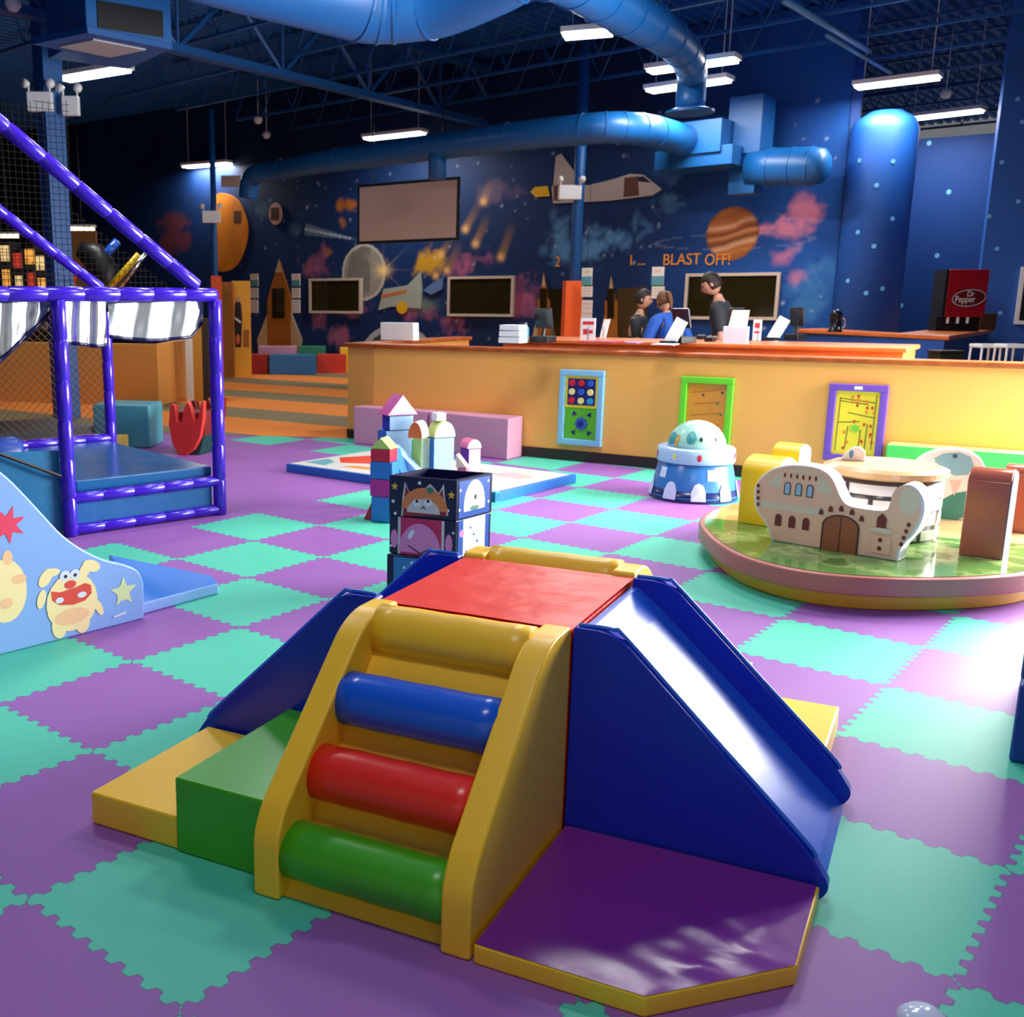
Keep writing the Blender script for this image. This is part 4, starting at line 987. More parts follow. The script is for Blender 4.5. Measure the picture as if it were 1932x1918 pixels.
# ================================================================== CLIMBER (soft play set, module 0.6 m)
E1 = P3(.88483146, -.46591125); E2 = P3(.46591125, .88483146) + .06*E1
OC = P3(.286, 2.06)
def LC(a, b, z=0.): return OC + E1*a + E2*b + P3(0, 0, z)
def xy(a, b): q = LC(a, b); return (q[0], q[1])
class Obl:
    """oblique frame: u along the climber's depth b (or width a), v up"""
    def __init__(s, O, U, N): s.O = O; s.U = U; s.N = N
    def w(s, u, v, n=0): return s.O+s.U*u+P3(0, 0, v)+s.N*n
def rounded(pts, r, n=4):
    """round every corner of a closed outline"""
    out = []; L = len(pts)
    for i in range(L):
        p0, p, p1 = np.array(pts[i-1], float), np.array(pts[i], float), np.array(pts[(i+1) % L], float)
        rr = r[i] if hasattr(r, '__len__') else r
        d0 = p0-p; d1 = p1-p; l0, l1 = np.linalg.norm(d0), np.linalg.norm(d1); k = min(rr, l0*.45, l1*.45)
        if k < 1e-4: out.append(tuple(p)); continue
        a, b = p+d0/l0*k, p+d1/l1*k
        for j in range(n+1):
            t = j/n; out.append(tuple((1-t)**2*a+2*t*(1-t)*p+t*t*b))
    return out
LAD = rounded([(0, 0), (0, .165), (.035, .235), (.42, .60), (.50, .632), (.63, .632), (.63, 0)], [.01, .05, .08, .09, .05, .02, .01])
def ladder(name, lb, org, flip, rungs, side=1):
    """flip=1: climbs towards +b"""
    t = thing(name, lb, 'climbing frame', LC(*org))
    U = E2*flip; base = LC(*org)
    for a0, a1 in ((0, -.075), (-.515, -.59)):
        m = MB()
        P_ = [(base+E1*(a0*side)+U*u+P3(0, 0, v)) for u, v in LAD]; Q_ = [(base+E1*(a1*side)+U*u+P3(0, 0, v)) for u, v in LAD]
        n = len(P_); F = [tuple(range(n)), tuple(range(n, 2*n))[::-1]]+[(i, i+n, (i+1) % n+n, (i+1) % n) for i in range(n)]
        m.add(P_+Q_, F); o = m.build('side_panel', YEL, t, bevel=.011, seg=3)
        bm = bmesh.new(); bm.from_mesh(o.data); bmesh.ops.recalc_face_normals(bm, faces=bm.faces); bm.to_mesh(o.data); bm.free()
    for (b, z), mt_ in zip(((.078, .108), (.207, .270), (.347, .428), (.532, .572)), rungs):
        c0 = base+E1*(-.07*side)+U*b+P3(0, 0, z); c1 = base+E1*(-.52*side)+U*b+P3(0, 0, z)
        m = MB(); k = 9; P_ = [c0+(c1-c0)*i/k for i in range(k+1)]; m.tube(P_, [(.074 if b < .5 else .072)+.001*math.sin(i*2.1) for i in range(k+1)], 32)
        ro = m.build('rung', mt_, t); ro.data.polygons.foreach_set('use_smooth', [len(p.vertices) == 4 for p in ro.data.polygons])
    # sloping board behind the rungs and foot board
    m = MB(); pr_ = [(.03, .0), (.06, .03), (.52, .56), (.62, .60), (.62, 0)]
    P_ = [(base+E1*(-.07*side)+U*u+P3(0, 0, v)) for u, v in pr_]; Q_ = [(base+E1*(-.52*side)+U*u+P3(0, 0, v)) for u, v in pr_]
    n = len(P_); m.add(P_+Q_, [tuple(range(n)), tuple(range(n, 2*n))[::-1]]+[(i, i+n, (i+1) % n+n, (i+1) % n) for i in range(n)])
    o = m.build('back_board', YEL, t); bm = bmesh.new(); bm.from_mesh(o.data); bmesh.ops.recalc_face_normals(bm, faces=bm.faces); bm.to_mesh(o.data); bm.free()
    return t
ladder('climbing_ladder', 'yellow padded ladder with green, red, blue and yellow roller rungs, in front', (0, 0), 1, (GRNV, REDV, BLUR, YEL))
ladder('climbing_ladder', 'yellow padded ladder behind the red platform, only its top edge showing', (-.005, 1.885), -1, (GRNV, BLUR, REDV, YEL))
# red platform cube, softly dented top
def platform():
    m = MB(); n = 14; V = []; F = []
    for j in range(n+1):
        for i in range(n+1):
            u, v = i/n, j/n; h = .618-.006*math.sin(PI*u)*math.sin(PI*v)+.0012*math.sin(v*26+u*3)*math.sin(PI*u)
            q = LC(-.583+.58*u, .638+.61*v, h); V.append(q)
    F = [(j*(n+1)+i, j*(n+1)+i+1, (j+1)*(n+1)+i+1, (j+1)*(n+1)+i) for j in range(n) for i in range(n)]
    m.add(V, F); b = [xy(-.583, .638), xy(-.003, .638), xy(-.003, 1.248), xy(-.583, 1.248)]
    m.prism(b, 0, .609)
    o = m.build('platform_cube', M('platform_red', (242, 52, 34), .33, .5, bump=.35, bscale=5), smooth=False); tag(o, 'red square padded platform joining both blue slides', 'play platform')
platform()
# slides
def slide(name, lb, s):
    """s=+1 right, -1 left (mirrored about the platform)"""
    a0 = .003 if s > 0 else -.589
    t = thing(name, lb, 'slide', LC(a0+s*.3, .93))
    out = rounded([(0, 0), (0, .628), (.115, .628), (.62, .135), (.682, .045), (.655, 0)], [.005, .01, .05, .06, .05, .02])
    def wall(b0, b1, name_):
        P_ = [LC(a0+s*u, b0, v) for u, v in out]; Q_ = [LC(a0+s*u, b1, v) for u, v in out]; n = len(P_)
        m = MB(); m.add(P_+Q_, [tuple(range(n)), tuple(range(n, 2*n))[::-1]]+[(i, i+n, (i+1) % n+n, (i+1) % n) for i in range(n)])
        o = m.build(name_, BLUV, t, bevel=.009, seg=3); bm = bmesh.new(); bm.from_mesh(o.data); bmesh.ops.recalc_face_normals(bm, faces=bm.faces); bm.to_mesh(o.data); bm.free()
        # stitched piping along the rim
        rim = [(u, v) for u, v in out if v > .1]
        MB().tube([LC(a0+s*u, (b0+b1)/2, v+.003) for u, v in spline([(.01, .628), (.10, .628), (.14, .606), (.36, .39), (.6, .157), (.64, .11)], 8)], .006, 8).build('piping', M('blue_piping', (50, 110, 220), .25), o, smooth=True)
    wall(.632, .675, 'side_wall'); wall(1.205, 1.248, 'side_wall')
    bed = [(0, 0), (0, .60), (.02, .60), (.10, .535), (.635, .03), (.66, 0)]
    P_ = [LC(a0+s*u, .675, v) for u, v in bed]; Q_ = [LC(a0+s*u, 1.205, v) for u, v in bed]; n = len(P_)
    m = MB(); m.add(P_+Q_, [tuple(range(n)), tuple(range(n, 2*n))[::-1]]+[(i, i+n, (i+1) % n+n, (i+1) % n) for i in range(n)])
    o = m.build('slide_bed', SLIDEBED, t); bm = bmesh.new(); bm.from_mesh(o.data); bmesh.ops.recalc_face_normals(bm, faces=bm.faces); bm.to_mesh(o.data); bm.free()
slide('slide', 'royal blue padded slide on the right of the red platform', 1)
slide('slide', 'royal blue padded slide running down to the left of the red platform', -1)
# purple mat with the cut corner
def mat_thing():
    pts = [(.008, .0), (.395, .0), (.655, .262), (.66, .625), (.008, .625)]
    t = thing('floor_mat', 'glossy purple mat with yellow sides and a cut corner', 'mat', LC(.33, .3))
    MB().prism([xy(*p) for p in pts], 0, .05).build('edge_band', YEL, t, bevel=.006)
    # wrinkled top
    n = 46; V = []; idx = {}; F = []
    from mathutils import noise
    def inside(a, b): return a <= .40+.0001 or (b-.0) >= (a-.395)*1.0077-1e-6
    for j in range(n+1):
        for i in range(n+1):
            b = .002+.62*j/n; amax = min(.655, .395+b*1.0) if b < .262 else .655+.004*(b-.262)
            a = .012+(amax-.016)*i/n
            e = min(i, n-i, j, n-j)/n*8; e = min(1, e)
            w = .0
            w = .0055*noise.noise(Vector((a*5, b*5, 1)))
            f = math.exp(-(((a-.50)/.2)**2+((b-.2)/.22)**2))
            w += f*.009*math.sin((a*.35+b*1)*46+3*noise.noise(Vector((a*4, b*4, 5))))*(.5+noise.noise(Vector((a*7, b*7, 9))))
            V.append(LC(a, b, .0515+.004*e+max(w, -.003)*e)); 
    F = [(j*(n+1)+i, j*(n+1)+i+1, (j+1)*(n+1)+i+1, (j+1)*(n+1)+i) for j in range(n) for i in range(n)]
    mk('top_sheet', V, F, M('mat_purple', (122, 38, 140), .27, .5, bump=.12, bscale=6), t, smooth=True)
mat_thing()
# steps left, and their twins behind the right slide
def block(name, a0, a1, b0, b1, h, mat, lb, cat='foam step', bev=.008):
    o = MB().prism([xy(a0, b0), xy(a1, b0), xy(a1, b1), xy(a0, b1)], 0, h).build(name, mat, bevel=bev, seg=3); tag(o, lb, cat); return o
block('foam_step', -.892, -.6, .072, .625, .222, GRNV, 'green foam step block against the front ladder')
block('foam_step', -1.205, -.896, .08, .62, .10, YEL, 'low yellow foam block left of the green step')
block('foam_step', .01, .29, 1.255, 1.83, .20, GRNV, 'green foam step mostly hidden behind the right slide')
block('foam_step', .294, .588, 1.262, 1.785, .10, YEL2, 'low yellow foam block behind the right slide')

# ================================================================== MONSTER BOXES
zt = .615
cfl, cfr, cbr, cbl = G(735, 896, zt), G(862, 906, zt), G(929, 892, zt), G(800, 879, zt)
U = (cfr-cfl); wU = np.linalg.norm(U); U /= wU; Vd = (cbr-cfr); wV = np.linalg.norm(Vd); Vd /= wV
NB = M('box_night_blue', (14, 20, 62), .3); STARY = M('star_yellow', (225, 180, 70), .5); STW = M('star_white', (220, 230, 240), .5)
def bx(off, z0, z1, lb, top=False, k=0):
    c0 = np.array([cfl[0], cfl[1]])+off
    p = [c0, c0+U[:2]*wU, c0+U[:2]*wU+Vd[:2]*wV, c0+Vd[:2]*wV]
    t = thing('picture_box', lb, 'toy box', (c0[0], c0[1], z0))
    if top:
        ce = sum(p)/4; inn = [ce+(q-ce)*.86 for q in p]
        m = MB(); V = [(q[0], q[1], z) for z in (z0, z1) for q in p]+[(q[0], q[1], z) for z in (z1, z0+.03) for q in inn]
        F = [(3, 2, 1, 0)]+[(i, (i+1) % 4, (i+1) % 4+4, i+4) for i in range(4)]+[(i+4, (i+1) % 4+4, (i+1) % 4+8, i+8) for i in range(4)]+[(i+8, (i+1) % 4+8, (i+1) % 4+12, i+12) for i in range(4)]+[(12, 13, 14, 15)]
        m.add(V, F); o = m.build('box_body', NB, t)
        lin_ = MB(); lin_.prism([ce+(q-ce)*.85 for q in p], z0+.031, z0+.04); lin_.build('inner_floor', M('inner_blue', (20, 60, 160), .2), t)
    else: o = MB().prism(p, z0, z1).build('box_body', NB, t, bevel=.006)
    return o, Fr((p[0][0], p[0][1], 0), U), Fr((p[1][0], p[1][1], 0), Vd), t
hb_ = zt/3
MONS = [M('mon_orange', (215, 130, 75), .5), M('mon_grey', (200, 200, 205), .5), M('mon_red', (140, 40, 50), .5), M('mon_crimson', (190, 40, 95), .5), M('mon_pink', (220, 135, 195), .5), M('mon_cream', (235, 235, 190), .5), M('mon_pale', (215, 220, 240), .5), M('mon_line', (40, 40, 60), .5), M('mon_sky', (50, 130, 195), .5), M('mon_green', (70, 130, 110), .5), M('panel_blue', (30, 80, 170), .4)]
def L_(fr, px_): return [fr.px(x, y) for x, y in px_]
o, f1, f2, t = bx(np.array([0, 0]), hb_*2, zt, 'top picture box with an orange horned monster face, open on top', True)
decal('printed_monster', t, f1, [(star(*f1.px(745, 917), .022), STARY), (star(*f1.px(852, 934), .022), STARY)]+[(ell(*f1.px(x, y), .009, .009, 10), STW) for x, y in ((792, 911), (742, 945), (845, 963), (746, 968))]+[
    (L_(f1, [(757, 973), (760, 935), (764, 908), (775, 932), (795, 928), (812, 912), (828, 930), (838, 912), (840, 940), (846, 973)]), MONS[1]),
    (L_(f1, [(760, 973), (763, 938), (766, 915), (776, 936), (800, 930), (826, 938), (835, 922), (838, 945), (843, 973)]), MONS[2]),
    (ell(*f1.px(801, 962), .125, .115, 24, 0, PI)+[f1.px(760, 976), f1.px(842, 977)][0:0], MONS[0]), (ell(*f1.px(799, 968), .09, .075, 20, 0, PI), MONS[1]),
    (ell(*f1.px(787, 948), .022, .02, 14), STW), (ell(*f1.px(808, 948), .022, .02, 14), STW), (ell(*f1.px(787, 945), .009, .009, 10), MONS[7]), (ell(*f1.px(808, 945), .009, .009, 10), MONS[7]),
    (L_(f1, [(792, 962), (799, 954), (806, 962), (799, 958)]), MONS[7]), (ell(*f1.px(812, 925), .02, .018, 12), MONS[9])])
decal('printed_monster', t, f2, [(rect(.02, hb_*2+.005, wV-.02, zt-.01), MONS[10]), (ell(wV*.5, hb_*2+.06, .09, .13, 22, -.2, PI+.2), MONS[5]), (ell(wV*.52, hb_*2+.10, .03, .03, 14), STW), (ell(wV*.52, hb_*2+.10, .012, .014, 10), MONS[7]), (ell(wV*.5, hb_*2+.045, .04, .012, 12), MONS[9])]+[(ell(wV*a, hb_*2+b, .008, .008, 8), STW) for a, b in ((.1, .15), (.88, .17), (.9, .06), (.08, .05))])
o, f1, f2, t = bx(np.array([-.0, -.0]), hb_, hb_*2-.002, 'middle picture box with the round pink monster belly')
decal('printed_monster', t, f1, [(rect(.05, hb_+.002, wU-.06, hb_*2-.008), MONS[1]), (rect(.065, hb_+.002, wU-.075, hb_*2-.008), MONS[3]), (ell(wU*.47, hb_+.015, .115, .155, 26, 0, PI), MONS[4]), (ell(wU*.34, hb_+.11, .012, .03, 12, rot=-.5), STW),
    (ell(.03, hb_+.08, .02, .05, 12), MONS[4]), (ell(wU-.035, hb_+.08, .02, .05, 12), MONS[4]), (ell(wU*.4, hb_+.03, .05, .004, 12, rot=-.5), MONS[7]), (ell(wU*.56, hb_+.03, .05, .004, 12, rot=.5), MONS[7])]+[(ell(a, hb_+b, .007, .007, 8), STW) for a, b in ((.012, .04), (wU-.012, .14), (wU-.012, .03))])
decal('printed_monster', t, f2, [(rect(.02, hb_+.005, wV-.02, hb_*2-.005), MONS[10]), (L_(f2, [])or rect(wV*.2, hb_+.005, wV*.82, hb_*2-.006), MONS[6]), (ell(wV*.16, hb_+.13, .02, .02, 10), MONS[4])]+[(ell(wV*(.3+.1*i), hb_+.03+.04*((i*7) % 4), .007, .007, 8), MONS[10]) for i in range(5)])
o, f1, f2, t = bx(np.array([-.012, -.012]), 0, hb_-.002, 'bottom picture box with sky blue monster legs, behind the left slide')
decal('printed_monster', t, f1, [(rect(.04, .004, wU-.05, hb_-.012), MONS[8]), (rect(.05, .0041, .11, .05), STW), (ell(.1, .14, .008, .008, 8), STW), (ell(.14, .17, .008, .008, 8), STW), (ell(.22, .15, .008, .008, 8), STW)])
decal('printed_monster', t, f2, [(rect(.03, .004, wV-.03, hb_-.012), MONS[6])])

# ================================================================== CASTLE OF FOAM BLOCKS
bk = G(706, 985, 0)  # front left foot of the block tower
FU = P3(math.cos(-.42), math.sin(-.42)); FW = P3(-FU[1], FU[0])
CFr = Fr(bk, FU)
cols = dict(red=(205, 30, 60), blue=(40, 120, 205), mag=(190, 40, 140), lime=(190, 220, 110), sky=(165, 205, 245), pinkl=(245, 190, 225), magl=(200, 60, 150), org=(235, 110, 60), cream=(250, 225, 200), pale=(225, 245, 205), vio=(120, 40, 130), deepb=(25, 70, 185), rose=(230, 110, 150), yl=(240, 235, 150))
CM = {k: M('foam_'+k, v, .42) for k, v in cols.items()}
def cblk(poly, n0, n1, mats, lb, fr, mtop=None):
    """poly in pixels on the frame plane, extruded backwards"""
    pts = [fr.px(x, y) for x, y in poly]
    o = MB().ext(fr, pts, -n1, -n0)
    return o
CFB = Fr(bk, P3(math.cos(.42), math.sin(.42)))
def castle_block(x0, x1, ytop, ybot, n, dep, mat, lb, shape='box', mat2=None, turn=False):
    """box, gable or arch block seen face on, standing n metres behind the tower's front plane"""
    f = CFr.shift(-n)
    if turn: f = Fr(D((x0+x1)/2, ybot, bk[1]+n)*np.array([1, 1, 0]), CFB.U)
    (u0, v0), (u1, v1) = f.px(x0, ybot), f.px(x1, ytop); v0 = (f.px(x0, ybot)[1]+f.px(x1, ybot)[1])/2
    v1 = (f.px((x0+x1)/2, ytop)[1]); v0 = f.px((x0+x1)/2, ybot)[1]; v0 = max(v0, 0)
    if ybot >= 875 and x0 > 740 and shape == 'box': v0 = 0      # hidden foot behind the picture boxes, on the floor
    if shape == 'box': p = rect(u0, v0, u1, v1)
    elif shape == 'gable': p = [(u0, v0), (u1, v0), ((u0+u1)/2, v1)]
    elif shape == 'arch': p = ell((u0+u1)/2, v0, (u1-u0)/2, v1-v0, 18, 0, PI)
    elif shape == 'ramp': p = [(u0, v0), (u1, v0), (u0, v1)]
    elif shape == 'rampl': p = [(u0, v0), (u1, v0), (u1, v1)]
    m = MB(); m.ext(f, p, -dep, 0, 0)
    mats = [mat]
    if mat2 is not None:  # one foam colour split into a lit and a shaded tone
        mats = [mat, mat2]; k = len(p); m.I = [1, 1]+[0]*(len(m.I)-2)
    o = m.build('building_block', mats, bevel=.004); tag(o, lb, 'foam block', 'foam building blocks of the toy castle'); return o
# tower column, bottom to top
castle_block(700, 738, 938, 985, 0, .14, CM['blue'], 'blue foam block at the foot of the castle tower')
castle_block(698, 737, 905, 937, 0, .14, CM['mag'], 'magenta foam block in the castle tower')
castle_block(698, 740, 872, 904, 0, .14, CM['blue'], 'blue foam block under the red one in the castle tower')
castle_block(699, 736, 848, 871, 0, .14, CM['red'], 'red foam block under the lime green gable')
castle_block(698, 738, 826, 847, .0, .14, CM['lime'], 'lime green gable block on the left castle tower', 'gable')
castle_block(686, 700, 948, 980, .05, .12, CM['red'], 'red wedge leaning at the foot of the castle tower', 'rampl')
castle_block(724, 762, 848, 904, .15, .12, CM['blue'], 'blue pointed block beside the red one', 'gable')
castle_block(741, 790, 842, 889, .3, .11, CM['sky'], 'pale blue ramp block in the middle of the castle', 'ramp')
castle_block(712, 722, 812, 880, .62, .1, CM['deepb'], 'thin deep blue slab behind the castle tower')
castle_block(728, 777, 812, 889, .42, .12, CM['blue'], 'large pale blue block in the back of the castle, sides coloured as shaded', 'box', CM['sky'], True)
castle_block(735, 780, 784, 811, .42, .12, CM['deepb'], 'pale blue block carrying the big pink gable, sides coloured as shaded', 'box', CM['sky'], True)
castle_block(731, 789, 745, 783, .40, .16, CM['magl'], 'big pink gable roof on top of the castle, slopes coloured as shaded', 'gable', CM['pinkl'], True)
castle_block(794, 812, 828, 880, .3, .12, CM['lime'], 'lime green upright block under the orange arch, its front coloured as lit', 'box', CM['pale'], True)
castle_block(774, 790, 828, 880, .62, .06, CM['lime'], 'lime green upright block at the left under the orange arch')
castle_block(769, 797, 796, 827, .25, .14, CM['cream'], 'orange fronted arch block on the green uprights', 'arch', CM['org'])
castle_block(818, 857, 826, 880, .3, .12, CM['blue'], 'light blue upright block right of the green ones, sides coloured as shaded', 'box', CM['sky'], True)
castle_block(820, 860, 795, 825, .3, .12, CM['lime'], 'pale yellow arch block on the light blue upright, sides coloured as shaded', 'arch', CM['pale'], True)
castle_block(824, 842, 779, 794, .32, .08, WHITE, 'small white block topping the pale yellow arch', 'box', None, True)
castle_block(884, 907, 847, 881, .45, .12, CM['vio'], 'light pink block at the far right of the castle, sides coloured as shaded violet', 'box', CM['pinkl'], True)
castle_block(882, 909, 829, 846, .45, .12, CM['rose'], 'rose arch block on the light pink one, its front coloured as lit white', 'arch', M('bright_white', (250, 250, 250), .5), True)
castle_block(860, 880, 883, 990, .32, .07, CM['rose'], 'rose block under the cream ramp, seen just above the picture boxes')
castle_block(860, 882, 857, 882, .32, .07, CM['cream'], 'cream ramp before the light pink block', 'ramp')

# printed low board behind the castle
bz = .075
p0, p1, p2_, = G(540, 890, 0), G(935, 948, 0), G(1087, 911, 0)
p3 = p0+(p2_-p1)*.98
t = thing('play_board', 'low printed play board with blue edges behind the castle', 'play mat', p0)
MB().prism([(q[0], q[1]) for q in (p0, p1, p2_, p3)], 0, bz).build('foam_base', M('board_blue', (38, 110, 195), .4), t, bevel=.006)
BFr = Fr((p0[0], p0[1], bz+.001), p1-p0, p3-p0); Lx = np.linalg.norm(p1-p0); Ly = float((p3-p0)@BFr.V); sk_ = float((p3-p0)@BFr.U)
def bp_(u, v): return (u*Lx+sk_*v, v*Ly)
def bpoly(pts): return [bp_(u, v) for u, v in pts]
decal('printed_top', t, BFr, [(bpoly([(.01, .02), (.99, .02), (.99, .98), (.01, .98)]), M('board_cream', (225, 222, 215), .25)),
    (bpoly([(.05, .5), (.15, .3), (.3, .45), (.4, .3), (.42, .6), (.25, .75), (.12, .8)]), M('board_red', (225, 75, 50), .3)),
    (bpoly([(.22, .15), (.4, .2), (.42, .3), (.25, .26)]), M('board_amber', (225, 150, 60), .3)), (bpoly([(.03, .15), (.15, .12), (.12, .3), (.04, .4)]), M('board_teal', (110, 170, 180), .3)),
    (bpoly([(.6, .3), (.7, .25), (.72, .4), (.63, .5)]), M('board_grey', (170, 170, 175), .3)), (bpoly([(.75, .6), (.9, .55), (.92, .7), (.8, .8)]), M('board_rose', (215, 190, 190), .3)), (bpoly([(.55, .7), (.68, .62), (.7, .72), (.58, .82)]), M('board_tan', (205, 190, 160), .3))], .001)
MB().prism([(q[0], q[1]) for q in (p1, p1+(p2_-p1)*.04, p1+(p2_-p1)*.04+(p0-p1)*.02, p1+(p0-p1)*.02)], 0, bz+.004).build('corner_patch', M('corner_teal', (50, 160, 200), .4), t)

# pink benches along the half wall
def bench(pa, pb, dep, h, lb):
    d = (pb-pa)[:2]; L = np.linalg.norm(d); d = d/L; n = np.array([-d[1], d[0]])
    a = pa[:2]; b = pb[:2]
    o = MB().prism([a, b, wallproj(b), wallproj(a)], 0, h).build('foam_bench', PINK, bevel=.012, seg=3); tag(o, lb, 'foam bench', 'pink foam benches'); return o
pa, pm, pb = G(667, 836), G(806, 849), G(957, 868)
def wallproj(p): return H0+HD*((p[:2]-H0)@HD)-HN*.014
wd_ = (pb-pa)/np.linalg.norm(pb-pa)
bench(pa, pm-wd_*.01, .33, .395, 'pink foam bench at the left end of the half wall')
bench(pm+wd_*.01, pb, .33, .395, 'pink foam bench right, its pale end facing the green tiles')

# ================================================================== WALL ACTIVITY PANELS
def panel(tl, tr, br, bl, lb, fm):
    a = (HF.px(*tl)[0]+HF.px(*bl)[0])/2; b = (HF.px(*tr)[0]+HF.px(*br)[0])/2
    z1 = (HF.px(*tl)[1]+HF.px(*tr)[1])/2; z0 = (HF.px(*bl)[1]+HF.px(*br)[1])/2
    t = thing('activity_panel', lb, 'activity panel', HF.w((a+b)/2, z0)); w = .055; m = MB()
    for r_ in (rect(a, z0, b, z0+w), rect(a, z1-w, b, z1), rect(a, z0+w, a+w, z1-w), rect(b-w, z0+w, b, z1-w)): m.ext(HF, r_, .001, .05)
    m.build('frame', fm, t, bevel=.006); return t, a+w, b-w, z0+w, z1-w
def pane(t, a, b, z0, z1, m, n=.02): return MB().ext(HF, rect(a, z0, b, z1), .001, n).build('board', m, t)
HP = HF.shift(.021)
t, a, b, z0, z1 = panel((1060, 697), (1142, 698), (1138, 842), (1055, 836), 'light blue framed panel with coloured buttons and a gear dial', M('frame_sky', (130, 190, 225), .4))
p = pane(t, a, b, z0, z1, M('panel_green', (95, 185, 40), .4)); zm = z0+(z1-z0)*.5
MB().ext(HF, rect(a+.0, zm, b, z1), .02, .03).build('game_plate', M('panel_yellow', (240, 215, 50), .4), t)
MB().ext(HF, rect(a+.025, zm+.025, b-.025, z1-.025), .03, .034).build('grid_plate', M('grid_navy', (22, 28, 110), .4), t)
bc = [(210, 30, 45), (210, 30, 45), (40, 90, 200), (240, 225, 140), (40, 90, 200), (240, 225, 140), (210, 30, 45), (240, 225, 140), (40, 150, 200)]
gw = (b-a-.05)/3; gh = (z1-zm-.05)/3
for i in range(9):
    c = bc[i]; cx = a+.025+gw*(i % 3+.5); cz = z1-.025-gh*(i//3+.5)
    MB().ext(HF, ell(cx, cz, gw*.33, gw*.33, 16), .034, .05).build('button', M('button_%d_%d_%d' % c, c, .3), t, bevel=.003)
cx, cz = (a+b)/2+.01, z0+(zm-z0)*.5
g_ = MB().ext(HF, star(cx, cz, .062, 8, .8), .02, .04).build('dial', M('dial_blue', (40, 90, 190), .3), t); MB().ext(HF, ell(cx, cz, .03, .03, 16), .04, .055).build('hub', M('grid_navy', (22, 28, 110), .4), g_)
for dx, dz in ((-.075, .09), (.075, .085), (-.075, -.085), (.075, -.085)): MB().ext(HF, star(cx+dx, cz+dz, .028, 3, .5, rot=dx*9+dz*5), .02, .028).build('picture_tile', M('grid_navy', (22, 28, 110), .4), t)
t, a, b, z0, z1 = panel((1287, 709), (1388, 713), (1376, 860), (1280, 854), 'lime green framed clear maze panel behind the dome toy', M('frame_lime', (105, 205, 40), .4))
p = pane(t, a, b, z0, z1, M('panel_clear_orange', (232, 150, 40), .12), .008)
rr = random.Random(2); sh = []
for k in range(14):
    x = a+.03+rr.random()*(b-a-.06); z = z0+.05+rr.random()*(z1-z0-.1); sh.append((ell(x, z, .012, .012, 8), [M('bead_dark', (60, 60, 80), .3), M('bead_gold', (205, 150, 60), .3), M('bead_green', (60, 140, 70), .3)][k % 3]))
for k in range(5):
    z = z0+.08+k*.1; sh.append(([(a+.03+.03*(k % 2), z), (b-.05, z+.03), (b-.05, z+.037), (a+.03+.03*(k % 2), z+.007)], M('groove', (196, 118, 30), .5)))
decal('bead_maze', p, HF, sh, .009)
t, a, b, z0, z1 = panel((1568, 722), (1681, 727), (1662, 872), (1553, 868), 'violet framed yellow maze panel with red beads, behind the brick tower', M('frame_violet', (110, 70, 175), .4))
p = pane(t, a, b, z0, z1, M('panel_yellow', (240, 215, 50), .4)); sh = []
LN = M('maze_line', (90, 90, 20), .5)
for k, (x0, z0_, x1, z1_) in enumerate(((.08, .05, .1, .9), (.9, .1, .92, .95), (.1, .88, .9, .83), (.1, .84, .75, .8), (.3, .66, .9, .6), (.1, .5, .6, .53), (.3, .1, .33, .45), (.6, .05, .63, .4), (.75, .1, .77, .5))):
    A_ = np.array([a+(b-a)*x0, z0+(z1-z0)*z0_]); B_ = np.array([a+(b-a)*x1, z0+(z1-z0)*z1_]); d = (B_-A_)/np.linalg.norm(B_-A_); n_ = np.array([-d[1], d[0]])*.0035
    sh.append(([tuple(A_-n_), tuple(B_-n_), tuple(B_+n_), tuple(A_+n_)], LN))
for k in range(22):
    x = a+.02+rr.random()*(b-a-.04); z = z0+.04+rr.random()*(z1-z0-.08); sh.append((ell(x, z, .011, .014, 8), [M('bead_red', (215, 60, 35), .3), M('bead_orange', (235, 130, 40), .3)][k % 2]))
sh.append((star((a+b)/2, z0+(z1-z0)*.42, .045, 6, .5), M('bead_lime', (120, 200, 60), .3)))
decal('maze_print', p, HF, sh, .021)
decal('maker_plate', t, HF, [(rect((a+b)/2-.03, z1+.015, (a+b)/2+.03, z1+.04), WHITE)], .051)
# green bench against the wall, right
g0 = H0+HD*4.93-HN*.014; g1 = H0+HD*5.9-HN*.014
o = MB().prism([g0-HN*.2, g1-HN*.2, g1, g0], 0, .40).build('foam_bench', [M('bright_green_foam', (60, 200, 85), .4), M('lime_top', (190, 225, 110), .4)], bevel=.01)
o.data.polygons[1].material_index = 1; tag(o, 'bright green foam bench with a lime top along the half wall', 'foam bench')

# ================================================================== PLAY FRAME (violet padded pipes), left
P0, P1 = P3(-1.77, 6.34), P3(-.89, 7.02)
FD = (P1-P0)/np.linalg.norm(P1-P0); BD = P3(-FD[1], FD[0])         # along the front, towards the back
Q1 = P1+BD*1.76; Q0 = Q1-FD*1.35; PL = P0-FD*1.5; QL = Q1-FD*2.9
def foam_pipe(a, b, r=.046, parent=None, name='padded_pipe', seg=.24):
    a = np.array(a, float); b = np.array(b, float); L = np.linalg.norm(b-a); n = max(1, int(round(L/seg))); d = (b-a)/L
    P = []; R = []
    for i in range(n):
        s0, s1 = L*i/n, L*(i+1)/n
        P += [a+d*(s0+.002), a+d*(s0+.012), a+d*(s1-.012), a+d*(s1-.002)]; R += [r*.86, r, r, r*.86]
    return MB().tube(P, R, 18).build(name, FRAMEP, parent, smooth=True)
t = thing('climbing_structure', 'violet foam padded climbing structure with nets and silver flaps at the left', 'play structure', P0)
up = lambda p, z: P3(p[0], p[1], z)
